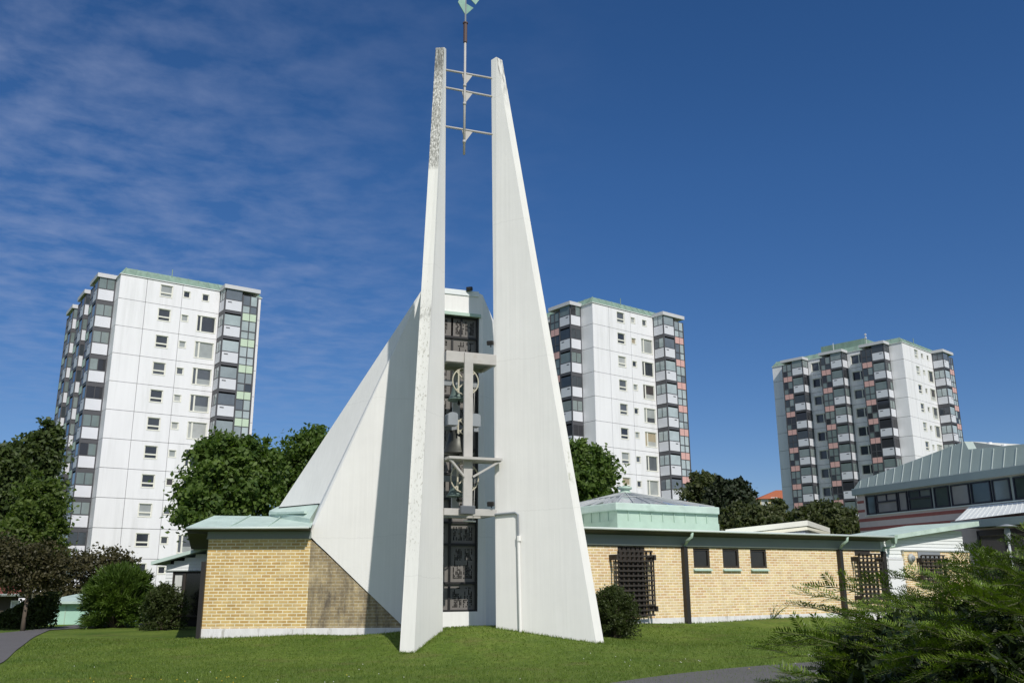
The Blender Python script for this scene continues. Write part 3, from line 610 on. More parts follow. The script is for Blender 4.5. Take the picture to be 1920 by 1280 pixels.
ro.poly((xg0, -OV-.04, zg), (xg1+.03, -OV-.04, zg+.005), (x3, y2, z3), (x2, y2, z2)); ro.poly((xg0, -OV-.04, zg), (x2, y2, z2), (x2, 9, z2), (xg0, 9, zg)); ro.poly((x2, y2, z2), (x3, y2, z3), (x3, 9, z3), (x2, 9, z2))
ro.poly((xg0, -OV-.04, zg-.03), (xg1+.03, -OV-.04, zg-.03), (xg1+.03, -OV-.04, zg+.005), (xg0, -OV-.04, zg)); ro.poly((xg0, -OV-.04, zg-.03), (xg0, -OV-.04, zg), (xg0, 9, zg), (xg0, 9, zg-.03))
for fx in (.35, .66):
    a = Vector((xg0*(1-fx)+xg1*fx, -OV-.03, zg+.008)); b = Vector((x2*(1-fx)+x3*fx, y2, z2+.008)); ro.bar(a, b, .02, .03)
ro.build('copper_roof', M['copper'], church, LW.M)
MB().tube([(xg0, -OV-.07, zg-.035), (xg1-.02, -OV-.07, zg-.035)], .03, 8).build('gutter', M['gutter_pale'], church, LW.M, smooth=True)
# raised copper curb at the foot of the left slope
cu = MB(); k0, k1, k2, k3 = at(505, 957, 27.1), at(521, 949, 27.4), at(598, 944.5, 25.8), at(581, 972, 25.3)
dn = Vector((0, 0, -.35))
cu.prism([k0+dn, k3+dn, k2+dn, k1+dn], [k0, k3, k2, k1]); cu.build('copper_curb', M['copper'], church)
cu = MB(); cu.bar(at(507, 962, 27.0), at(573, 960, 25.6), .10, .06); cu.build('copper_curb', M['copper'], church)
# corner post / downpipe at the left corner
dp = MB(); a = LW.px(370, 1196, -.1); b = LW.px(377, 1052, -.1)
dp.box(a[0]-.05, a[0]+.06, -.10, .06, -.1, b[1]); dp.build('downpipe', M['dark_pipe'], church, LW.M)

# --- right brick wing
def rw(px, py, off=0.0): return RW.px(px, py, off)
xr0 = rw(1000, 1100)[0]; xr1 = rw(1652, 1050)[0]
zrt = rw(1311, 1026)[1]; zrp = rw(1360, 1154.2)[1]
holes = []
wins = [(1300.5, 1331), (1355.5, 1386), (1407.5, 1437.5)]
zwb = rw(1370, 1064)[1]; zwt = zrt-.02
for a, b in wins: holes.append((rw(a, 1050)[0], rw(b, 1050)[0], zwb, zwt))
lx0, lx1 = rw(1160, 1090)[0], rw(1211, 1090)[0]; lz0, lz1 = rw(1200, 1156)[1], zrt-.01
holes.append((lx0, lx1, lz0, lz1))
MB().holes(xr0, xr1, zrp, zrt, 0, .3, holes).build('brick_wall', M['brick_pale'], church, RW.M)
MB().box(xr0, xr1, -.015, .3, -.4, zrp).build('plinth', M['plinth'], church, RW.M)
MB().box(xr0, xr1, .3, 8, -.2, zrt).build('inner_wall', M['void'], church, RW.M)
for h in holes[:3]:
    f = MB().frame_rect(h[0], h[1], h[2], h[3], .07, .02, .10); fo = f.build('window', M['dark_wood'], church, RW.M)
    MB().box(h[0]+.07, h[1]-.07, .06, .07, h[2]+.07, h[3]-.07).build('pane', M['dark_glass'], fo, RW.M)
    MB().prism([(h[0]-.03, -.09, h[2]-.10), (h[1]+.03, -.09, h[2]-.10), (h[1]+.03, .05, h[2]-.10), (h[0]-.03, .05, h[2]-.10)], [(h[0]-.03, -.09, h[2]-.075), (h[1]+.03, -.09, h[2]-.075), (h[1]+.03, .05, h[2]-.005), (h[0]-.03, .05, h[2]-.005)]).build('sill', M['copper_deep'], fo, RW.M)
    for i in range(2):   # pot plants on the inner sill
        pass
# eaves of the right wing
OR_ = 0.42
zgr = rw(1311, 993.3, -OR_)[1]; zft = rw(1311, 1006, -.04)[1]
xg2 = rw(1672, 1001, -OR_)[0]
MB().box(xr0, xr1+.0, -.04, .2, zrt+.06, zft).build('eave_board', M['eave_grey'], church, RW.M)
MB().box(xr0, xr1, -.06, .2, zrt+.022, zrt+.058).build('trim_board', M['trim'], church, RW.M)
MB().box(xr0, xr1, -.03, .2, zrt+.001, zrt+.02).build('black_batten', M['black_steel'], church, RW.M)  # thin black strip between trim and brick
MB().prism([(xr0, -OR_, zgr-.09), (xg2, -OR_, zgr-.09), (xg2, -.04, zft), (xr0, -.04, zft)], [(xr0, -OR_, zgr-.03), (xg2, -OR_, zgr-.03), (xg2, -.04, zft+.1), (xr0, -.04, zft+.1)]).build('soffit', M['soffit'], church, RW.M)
ro = MB(); ro.poly((xr0, -OR_-.05, zgr), (xg2+.3, -OR_-.05, zgr), (xg2+.3, 4.5, zgr+.16), (xr0, 4.5, zgr+.16)); ro.poly((xr0, 4.5, zgr+.16), (xg2+.3, 4.5, zgr+.16), (xg2+.3, 10, zgr), (xr0, 10, zgr))
ro.box(xr0, xg2+.05, -OR_-.05, -OR_-.035, zgr-.035, zgr); ro.build('copper_roof', M['copper'], church, RW.M)
MB().tube([(xr0, -OR_-.09, zgr-.04), (xg2, -OR_-.09, zgr-.04)], .038, 8).build('gutter', M['gutter_pale'], church, RW.M, smooth=True)
def downpipe(pxt, pxb, pyb, m=M['dark_pipe']):
    xb_ = rw(pxb, pyb, -.10)[0]; xt_ = rw(pxt, 1000, -OR_)[0]
    p = MB(); p.tube([(xt_, -OR_-.05, zgr-.06), (xt_-.02, -OR_-.04, zgr-.22), (xt_-.10, -OR_+.10, zgr-.34), (xb_+.04, -.15, zrt+.12), (xb_, -.10, zrt+.02)], .05, 8)
    el = p.build('downpipe', M['copper_deep'], church, RW.M, smooth=True)
    d = MB().box(xb_-.075, xb_+.075, -.17, -.02, -.15, zrt+.02)
    for z in (.75,): d.box(xb_+.075, xb_+.11, -.12, -.06, z, z+.06)
    d.build('pipe_cover', m, el, RW.M)
downpipe(1296, 1287, 1100); downpipe(1586, 1577, 1060)
# timber lattice screens over the deep windows
def lattice(fr, x0, x1, z0, z1, nx, nz, off, arm=.22, w=.05, backed=None, parent=None, mt=None):
    l = MB(); d = off
    for i in range(nx): 
        x = x0+(x1-x0)*i/(nx-1); l.box(x-w/2, x+w/2, -d-.05, -d, z0, z1)
    for j in range(nz):
        z = z0+(z1-z0)*j/(nz-1); l.box(x0-w/2, x1+w/2, -d-.10, -d-.052, z-w/2, z+w/2)
    for x in (x0-.10, x1+.10):
        l.box(x-.035, x+.035, -d-.12, -.001, z1-.26, z1-.10); l.box(x-.035, x+.035, -d-.12, -.001, z0+.10, z0+.26)
        l.box(x-.02, x+.02, -d-.03, -d, z0+.26, z1-.26)
    return l.build('lattice_screen', mt or M['dark_wood'], parent or church, fr.M)
a0, a1 = rw(1154, 1090, -.25)[0], rw(1224, 1090, -.25)[0]
lattice(RW, a0+.1, a1-.08, rw(1190, 1153, -.3)[1], rw(1190, 1033, -.3)[1], 8, 14, .28)
# dark slatted panel behind the first screen
pb = MB().box(lx0, lx1, .06, .09, lz0, lz1)
for i in range(6):
    x = lx0+(lx1-lx0)*(i+.5)/6; pb.box(x-.06, x+.06, .02, .055, lz0+.02, lz1-.02)
pb.build('slatted_panel', M['dark_wood'], church, RW.M)
a0, a1 = rw(1606, 1060, -.2)[0], rw(1648, 1060, -.2)[0]
lattice(RW, a0+.1, a1-.02, rw(1625, 1130, -.2)[1], rw(1625, 1038, -.2)[1], 6, 12, .24)
MB().box(a0+.2, a1-.2, -.02, .02, zrt-.17, zrt-.0).build('lintel', M['dark_wood'], church, RW.M)

# --- boarded gable and small brick wall at the right end
gc = RW.w(xr1, .25, 0); GF = Frame(gc, RW.h)
def gf(px, py, off=0.0): return GF.px(px, py, off)
xg_e = gf(1809, 1050)[0]; zb0 = .0
def vline(pxa, pya, pxb, pyb, off=0.0):
    a, b = gf(pxa, pya, off), gf(pxb, pyb, off); return lambda x: a[1]+(b[1]-a[1])*(x-a[0])/(b[0]-a[0])
vz = vline(1680, 1004, 1830, 979, -.3)
xa = 0.02; bd = MB(); zlow = 0; rows = 26; zt_max = max(vz(xa), vz(xg_e))
for i in range(rows):
    z0_, z1_ = i*.135, (i+1)*.135
    if z0_ > zt_max: break
    # each weatherboard leans out at its foot; the top ones are cut under the sloping verge
    xs_ = xa
    if z1_ > vz(xa):
        t = (z1_-vz(xa))/(vz(xg_e)-vz(xa)); xs_ = xa+(xg_e-xa)*min(1, t)
    if xs_ < xg_e-.05: bd.prism([(xs_, -.028, z0_), (xg_e, -.028, z0_), (xg_e, .12, z0_), (xs_, .12, z0_)], [(xs_, -.008, z1_-.004), (xg_e, -.008, z1_-.004), (xg_e, .12, z1_-.004), (xs_, .12, z1_-.004)])
bd.build('weatherboard_gable', M['white_board'], church, GF.M)
vg = MB(); e0, e1 = gf(1672, 1004, -.35), gf(1834, 978, -.35)
vg.prism([(e0[0], -.38, e0[1]-.13), (e1[0], -.38, e1[1]-.16), (e1[0], .1, e1[1]-.16), (e0[0], .1, e0[1]-.13)], [(e0[0], -.38, e0[1]+.02), (e1[0], -.38, e1[1]+.03), (e1[0], 3, e1[1]+.03), (e0[0], 3, e0[1]+.02)])
vg.build('verge', M['copper'], church, GF.M)
# hopper and downpipe in the inner corner
p = MB(); h0 = gf(1674, 1003, -.35)
p.prism([(h0[0]-.05, -.45, h0[1]-.30), (h0[0]+.05, -.45, h0[1]-.30), (h0[0]+.05, -.3, h0[1]-.30), (h0[0]-.05, -.3, h0[1]-.30)], [(h0[0]-.10, -.5, h0[1]), (h0[0]+.10, -.5, h0[1]), (h0[0]+.10, -.25, h0[1]), (h0[0]-.10, -.25, h0[1])])
t1 = gf(1655, 1030, -.12)
p.tube([(h0[0], -.38, h0[1]-.28), (h0[0]-.02, -.38, h0[1]-.42), (t1[0]+.05, -.12, t1[1]+.06), (t1[0], -.12, t1[1]-.06)], .045, 8)
p_o = p.build('downpipe', M['copper_deep'], church, GF.M, smooth=False)
MB().box(t1[0]-.09, t1[0]+.07, -.20, -.03, -.1, t1[1]-.06).build('pipe_cover', M['dark_pipe'], p_o, GF.M)
# white door leaf
d0, d1 = gf(1664, 1046, -.03), gf(1694, 1046, -.03)
do = MB().box(d0[0], d1[0]-.01, -.06, -.032, 0.05, d0[1]-.05).box(d0[0]-.04, d1[0]-.0, -.08, -.03, d0[1]-.045, d0[1]).build('door', M['white_paint'], church, GF.M, bevel=.004)
MB().tube([(d0[0]-.12, -.05, 1.15), (d0[0]-.06, -.09, 1.15), (d0[0]-.06, -.09, 1.5), (d0[0]-.12, -.05, 1.5)], .012, 6).build('handle', M['steel_grey'], do, GF.M)
# small brick wall standing in front of the boards
b0, b1 = gf(1694, 1032, -.12), gf(1817, 1032, -.12); zbw = gf(1760, 1031, -.12)[1]
MB().box(b0[0], b1[0], -.12, -.032, -.1, zbw-.05).build('brick_wall', M['brick_pale'], church, GF.M)
MB().box(b0[0]-.03, b1[0]+.03, -.16, -.032, zbw-.05, zbw).build('wall_coping', M['gutter'], church, GF.M)
c0, c1 = gf(1726, 1040, -.25), gf(1769, 1040, -.25); GF2 = Frame(GF.w(0, -.12, 0), GF.h)
lattice(GF2, c0[0]+.03, c1[0]-.03, GF2.px(1748, 1092, -.1)[1], GF2.px(1748, 1041, -.1)[1], 6, 9, .10)
MB().box(c0[0], c1[0]-.05, -.145, -.122, zbw-.32, zbw-.07).build('lintel', M['steel_grey'], church, GF.M)

# --- copper lantern with a glass pyramid on the roof
SF = Frame(at(1158, 992, 30.5), 0.53); SF.o.z = 0; SF.M = Matrix.Translation(SF.o) @ Matrix.Rotation(SF.h, 4, 'Z')
def sf(px, py, off=0.0): return SF.px(px, py, off)
sx0, sx1 = sf(1158, 985)[0], sf(1347, 985)[0]; szb = zgr-.1; szm = sf(1160, 975)[1]; szt = sf(1160, 957)[1]
fl0, fl1 = sf(1155, 948, -.12)[0], sf(1349, 952, -.12)[0]; fzt = sf(1156, 941, -.12)[1]; fzb = sf(1156, 955.5, -.12)[1]
wd = sx1-sx0
lan = MB(); lan.box(sx0-.02, sx1+.02, -.02, wd+.02, szb, szm).box(sx0, sx1, 0, wd, szm, szt+.02)
for i in range(1, 12):
    x = sx0+wd*i/9.0-.05
    if x < sx1-.05: lan.box(x-.012, x+.012, -.035, 0, szm, szt)
    y = wd*i/9.0
    if y < wd-.05: lan.box(sx0-.035, sx0, y-.012, y+.012, szm, szt)
lo = lan.build('roof_lantern', M['copper_deep'], church, SF.M)
MB().box(fl0, fl1, -.12, wd+.12, fzb, fzt).build('lantern_fascia', M['copper'], lo, SF.M, bevel=.03)
ap = ((fl0+fl1)/2, wd/2); apz = SF.px(1172, 922, wd/2)[1]
ax_ = SF.px(1172, 922, wd/2)[0]
ring_in = [(fl0+.12, .0), (fl1-.12, .0), (fl1-.12, wd), (fl0+.12, wd)]
gl = MB(); apx = (ax_, wd/2, apz)
for i in range(4):
    a_, b_ = ring_in[i], ring_in[(i+1) % 4]; gl.poly((a_[0], a_[1], fzt+.01), (b_[0], b_[1], fzt+.01), apx)
gl.build('glass_pyramid', M['skylight_glass'], lo, SF.M)
rb = MB()
for i in range(4):
    a_, b_ = Vector((*ring_in[i], fzt+.02)), Vector((*ring_in[(i+1) % 4], fzt+.02)); n_ = 6
    for k in range(n_):
        e = a_.lerp(b_, k/n_); rb.bar(e, Vector(apx)+Vector((0, 0, .015)), .05 if k == 0 else .028, .035)
    for lv in (.55,): rb.bar(a_.lerp(Vector(apx), lv)+Vector((0, 0, .02)), b_.lerp(Vector(apx), lv)+Vector((0, 0, .02)), .028, .03)
rb.build('glazing_bar', M['gutter'], lo, SF.M)
MB().lathe([(.30, -.14), (.24, -.02), (.17, .03), (.17, .08), (.26, .11), (.26, .17), (.12, .21)], apx, 16).build('finial', M['copper_deep'], lo, SF.M, smooth=True)

# ------------------------------------------------------------------ bell tower: two concrete blades, frame, bells, mast
tower = thing('bell_tower', (-1.2, 22.5, 0.2), 'open bell tower of two tall white tapering concrete blades with a mast between', 'bell tower')
def blade(bot, top, parent, mi_edge, edge_mat):
    m = MB(); m.prism(bot, top)
    m.m[2+mi_edge] = 1
    return m.build('pylon', [M['white_concrete'], edge_mat], parent)
def low(v, z=-0.4):
    """carry a foot point straight on below ground"""
    return Vector((v.x, v.y, z))
fo_b, fo_t = at(749, 1226, 20.6), at(817, 90, 22.02)
fi_b, fi_t = at(776.5, 1226, 20.52), at(833, 89, 21.99)
bi_b, bi_t = at(830, 1181, P1Y), at(836.6, 92, P1Y)
bo_b = bi_b + Vector((-.33, .10, 0)); bo_t = bi_t + Vector((-.20, .10, 0))
def ext(b, t, z=-.4): 
    k = (z-b.z)/(t.z-b.z); return b + (t-b)*k
p1 = blade([ext(fo_b, fo_t), ext(fi_b, fi_t), ext(bi_b, bi_t), ext(bo_b, bo_t)], [fo_t, fi_t, bi_t, bo_t], tower, 0, M['weathered_edge']); p1['label'] = 'left blade with a lichen speckled narrow front edge'
q_bl_b, q_bl_t = at(930, 1178, P2Y), at(921, 113, P2Y)
q_fi_b, q_fi_t = at(1118, 1205, 21.6), at(930.5, 107, 22.6)
q_fo_b, q_fo_t = at(1133, 1207, 21.75), at(941.5, 113, 22.75)
q_br_b = q_bl_b + Vector((.17, .30, 0)); q_br_t = q_bl_t + Vector((.10, .2, 0))
p2 = blade([ext(q_bl_b, q_bl_t), ext(q_fi_b, q_fi_t), ext(q_fo_b, q_fo_t), ext(q_br_b, q_br_t)], [q_bl_t, q_fi_t, q_fo_t, q_br_t], tower, 1, M['mossy_edge']); p2['label'] = 'right blade showing its broad inner face'
# cross rods between the blades with small pointed plates, and the mast
def lerpv(a, b, t): return a + (b-a)*t
def on_edge(b, t, py):
    """point of a blade's inner edge seen at photo row py"""
    lo_, hi_ = 0.0, 1.0
    c_, s_ = math.cos(PITCH), math.sin(PITCH)
    def row(p): 
        d_ = p.y*c_+(p.z-1.6)*s_; u_ = -p.y*s_+(p.z-1.6)*c_; return 640-F*u_/d_
    for _ in range(40):
        m_ = (lo_+hi_)/2
        if row(lerpv(b, t, m_)) > py: lo_ = m_
        else: hi_ = m_
    return lerpv(b, t, lo_)
mast_x = []
for ya, yb in ((131, 147), (164, 181), (237, 252)):
    a_, b_ = on_edge(bi_b, bi_t, ya), on_edge(q_bl_b, q_bl_t, yb); d_ = (b_-a_).normalized()
    MB().tube([a_-d_*.06, b_+d_*.06], .031, 8).build('cross_rod', M['steel_cream'], tower, smooth=True)
    mast_x.append(lerpv(a_, b_, .41))
for i, mm in enumerate(mast_x):
    d_ = (q_bl_t-bi_t).normalized(); d_.z = 0; n_ = Vector((-d_.y, d_.x, 0))
    pl = MB(); h_ = .38
    pl.prism([mm-d_*.085-n_*.012+Vector((0,0,-.03)), mm+d_*.22-n_*.015+Vector((0,0,-.03)), mm+d_*.0-n_*.015+Vector((0,0,-h_))], [mm-d_*.085+n_*.012+Vector((0,0,-.03)), mm+d_*.22+n_*.015+Vector((0,0,-.03)), mm+d_*.0+n_*.015+Vector((0,0,-h_))])
    pl.build('pointed_plate', M['steel_cream'], tower)
mp_ = mast_x[1]; off_ = Vector((0, -.06, 0))
def mz(px, py): v = at(px, py, mp_.y-.06); return Vector((mp_.x, mp_.y-.06, v.z))
mast = MB(); mast.tube([mz(871, 290), mz(874, 80)], .033, 8)
for yy in (161, 195, 266): z_ = mz(872, yy); mast.tube([z_-Vector((0,0,.04)), z_+Vector((0,0,.04))], 0.045, 8)
mo = mast.build('mast', M['steel_cream'], tower, smooth=True)
MB().tube([mz(874, 80), mz(876, 44)], .055, 8).tube([mz(876, 45), mz(876, 43)], .075, 8).build('sleeve', mat('rust_brown_sleeve', (.10, .06, .055), .6), mo)
MB().tube([mz(876, 44), mz(877, 0)], .025, 6).build('rod', M['steel_grey'], mo)
vt = mz(877, 29); dX = Vector((.93, .37, 0)); dN = Vector((-.37, .93, 0))
fin = MB(); zt_ = mz(877, 8).z-vt.z; zu = mz(877, -40).z-vt.z
le = [vt, vt-dX*.24+Vector((0,0,zt_*.95))-dN*.03, vt-dX*.12+Vector((0,0,zt_*1.75)), vt+Vector((0,0,zt_*1.6))]
re_ = [vt, vt+dX*.27+Vector((0,0,zt_*1.0))+dN*.1, vt+Vector((0,0,zt_*1.05))]
for poly_ in (le, re_): 
    fin.prism([p_-dN*.012 for p_ in poly_], [p_+dN*.012 for p_ in poly_])
rr_ = [vt+dX*.16+Vector((0,0,zt_*1.5)), vt+dX*.30+Vector((0,0,zt_*1.15)), vt+dX*.42+Vector((0,0,zt_*1.7)), vt+dX*.28+Vector((0,0,zt_*2.3))]
fin.prism([p_-dN*.012 for p_ in rr_], [p_+dN*.012 for p_ in rr_])
fin.build('weather_vane', M['vane'], tower)

# bell frame: beams, post, platform, braces
BF = Frame((bi_b.x, P1Y, 0), math.atan2(q_bl_b.y-bi_b.y, q_bl_b.x-bi_b.x))
bw = (q_bl_b-bi_b).to_2d().length
def bf(px, py, off=0.0): return BF.px(px, py, off)
Y0 = -.05
zb_t0, zb_t1 = bf(877, 680, Y0)[1], bf(877, 660, Y0)[1]
zb_b0, zb_b1 = bf(877, 966, Y0)[1], bf(877, 953, Y0)[1]
px0, px1 = bf(868.5, 830, Y0)[0], bf(885, 830, Y0)[0]
fb = MB()
fb.box(-.02, bw+.0, Y0, Y0+.14, zb_t0, zb_t1).box(-.02, bw-.05, Y0+.9, Y0+1.0, zb_t0, zb_t1)
fb.box(-.02, bw+.0, Y0, Y0+.14, zb_b0, zb_b1).box(-.02, bw-.05, Y0+.9, Y0+1.0, zb_b0, zb_b1)
fb.box(px0, px1, Y0-.06, Y0+.02, zb_b1-.05, zb_t1-.02).box(px0+.02, px1-.02, Y0+.9, Y0+.98, zb_b1, zb_t0)
for x in (.0, bw-.1):
    fb.box(x, x+.08, Y0+.14, Y0+.9, zb_t0, zb_t1-.03); fb.box(x, x+.08, Y0+.14, Y0+.9, zb_b0, zb_b1)
fr_o = fb.build('bell_frame', M['steel_cream'], tower, BF.M, bevel=.008)
ro_ = MB().box(.08, bw-.1, Y0+.14, Y0+.9, zb_t0+.10, zb_t0+.13)
for i in range(6): ro_.box(.08, bw-.1, Y0+.2+i*.115, Y0+.22+i*.115, zb_t0+.06, zb_t0+.10)
ro_.build('frame_roof', M['gutter'], tower, BF.M)
plz = bf(880, 856, Y0-.25)[1]
pf = MB().box(-.0, bw+.05, Y0-.28, Y0+.45, plz-.06, plz)
xm_ = (px0+px1)/2; zbr = bf(880, 893, Y0-.1)[1]
pf.bar((.03, Y0-.22, plz-.06), (px0-.0, Y0-.09, zbr), .05, .05).bar((bw+.02, Y0-.22, plz-.06), (px1+.0, Y0-.09, zbr), .05, .05)
pf.build('platform', M['steel_cream'], tower, BF.M)
gb = MB(); g0_, g1_ = bf(862, 957, Y0-.1), bf(889, 957, Y0-.1); gb.box(g0_[0], g1_[0], Y0-.20, Y0-.062, bf(875, 963.5, Y0-.1)[1], bf(875, 948, Y0-.1)[1])
gb.build('junction_box', M['box_grey'], tower, BF.M, bevel=.015)
lampb = MB(); l0, l1 = bf(869, 976, .3), bf(892, 977, .3); lampb.tube([(l0[0], .3, l0[1]), (l1[0], .3, l1[1])], .02, 8); lampb.build('tube_lamp', M['white_paint'], tower, BF.M)
# conduit on the right blade
n2 = (q_fi_b-q_bl_b); n2.z = 0; n2.normalize(); o2 = Vector((n2.y, -n2.x, 0))
def onb(px, py):
    P0 = q_bl_b; N_ = (q_fi_b-q_bl_b).cross(q_bl_t-q_bl_b).normalized()
    if N_.y > 0: N_ = -N_
    r_ = ray(px, py); t_ = (P0+N_*.05-EYE).dot(N_)/r_.dot(N_); return EYE+r_*t_
cd = MB(); cd.tube([onb(928, 964), onb(966, 960.5), onb(971, 964), onb(972, 1010)], .027, 8); cdo = cd.build('cable_duct', M['steel_grey'], tower)
MB().tube([onb(972, 1010), onb(974, 1100), onb(976, 1190)], .036, 8).tube([onb(972.5, 1004), onb(973, 1014)], .055, 8).build('downpipe', M['white_concrete'], tower)

# bells hang in the frame
def church_bell(zc, R_, wheel, label, off_y=.45, weights=False):
    x_ = (px0+px1)/2 - .10
    t_ = thing('church_bell', BF.w(x_, off_y, zc), label, 'bell', 'bells in the tower frame', BF.h)
    Mx = world_of(t_)
    MB().lathe([(R_, 0), (R_*.96, .03), (R_*.78, R_*.35), (R_*.62, R_*.8), (R_*.56, R_*1.2), (R_*.45, R_*1.42), (R_*.12, R_*1.5)], (0, 0, -R_*1.55), 22).build('bell_body', M['bronze_green'] if R_ < .4 else M['bronze'], t_, Mx, smooth=True)
    yk = MB().box(-bw/2+.06, bw/2-.12, -.05, .05, -.05, .09); yk.build('yoke', M['steel_grey'], t_, Mx)
    MB().tube([(0, 0, -R_*.5), (.03, 0, -R_*1.8)], .02, 6).lathe([(.01, -.05), (.05, 0), (.01, .06)], (.03, 0, -R_*1.85), 10).build('clapper', M['black_steel'], t_, Mx)
    wh = MB(); cy = -.33; wx_ = .09
    wh.ring((wx_, cy, .02), (0, 1, 0), wheel, .018, 36)
    for k in range(4):
        a_ = PI/4+k*PI/2; wh.bar((wx_+wheel*.2*math.cos(a_), cy, .02+wheel*.2*math.sin(a_)), (wx_+wheel*math.cos(a_), cy, .02+wheel*math.sin(a_)), .03, .03)
    wh.bar((-.10, cy, -wheel*.85), (-.10, cy, wheel*.85), .035, .05).bar((.10, cy, -wheel*.85), (.10, cy, wheel*.85), .035, .05)
    wh.build('wheel', M['wheel_cream'], t_, Mx)
    MB().tube([(wheel, cy, 0), (wheel*.92, cy, -wheel*2.2), (wheel*.85, cy, -wheel*2.9)], .008, 5).build('rope', M['steel_cream'], t_, Mx)
    if weights:
        for s_ in (-1, 1):
            xx = s_*.30
            w_ = MB(); n_ = 8
            prof = [(-.125, 0), (.125, 0), (.125, .26)] + [(.125*math.cos(PI*k/n_), .26+.06*math.sin(PI*k/n_)) for k in range(1, n_)] + [(-.125, .26)]
            w_.prism([(xx+a_, -.55, b_) for a_, b_ in prof], [(xx+a_, -.25, b_) for a_, b_ in prof])
            w_.build('counterweight', M['steel_grey'], t_, Mx)
    return t_
church_bell(bf(873, 716, .1)[1], .27, .345, 'uppermost of the three tower bells, small with a pale spoked wheel')
church_bell(bf(873, 800, .1)[1], .42, .20, 'large middle tower bell under two grey counterweights', weights=True)
church_bell(bf(875, 897, .1)[1], .27, .36, 'lowest of the three tower bells, below the braced platform')
# floodlights
def floodlight(p, label, face=Vector((-.3, -1, -.2)), s=.115):
    t_ = thing('floodlight', p, label, 'floodlight', 'floodlights on the church tower'); face = face.normalized()
    b_ = MB(); b_.bar(p-face*.02, p+face*s*.8, s*1.5, s*1.0); b_.build('lamp_body', M['black_steel'], t_, bevel=.02)
    MB().tube([p-face*.01, p-face*.01+Vector((.0, .06, -s*.8))], .015, 6).build('bracket', M['black_steel'], t_)
floodlight(fw(881, 543, -.05)+Vector((0, 0, .02)), 'black floodlight on top of the white nave cap')
floodlight(BF.w(*[bf(920, 643, .05)[0], .05, bf(920, 643, .05)[1]]), 'black floodlight beside the right blade above the top beam')
floodlight(BF.w(*[bf(921, 944, -.05)[0], -.05, bf(921, 944, -.05)[1]]), 'black floodlight beside the right blade above the lowest beam')
wl = GF.w(gf(1710, 1046, -.2)[0], -.12, gf(1710, 1046, -.2)[1])
t = thing('wall_lamp', wl, 'round grey bulkhead lamp on the small brick wall', 'wall lamp'); nv = -GF.y
ml_ = MB().lathe([(.05, 0), (.17, .02), (.17, .07), (.12, .13), (.03, .15)], (0, 0, 0), 18)
ml_.build('lamp_body', M['gutter'], t, Matrix.Translation(wl) @ nv.to_track_quat('Z', 'Y').to_matrix().to_4x4(), smooth=True)
MB().lathe([(.10, .07), (.12, .09), (.10, .16), (.02, .19)], (0, 0, 0), 18).build('glass_dome', M['steel_grey'], t, Matrix.Translation(wl) @ nv.to_track_quat('Z', 'Y').to_matrix().to_4x4(), smooth=True)

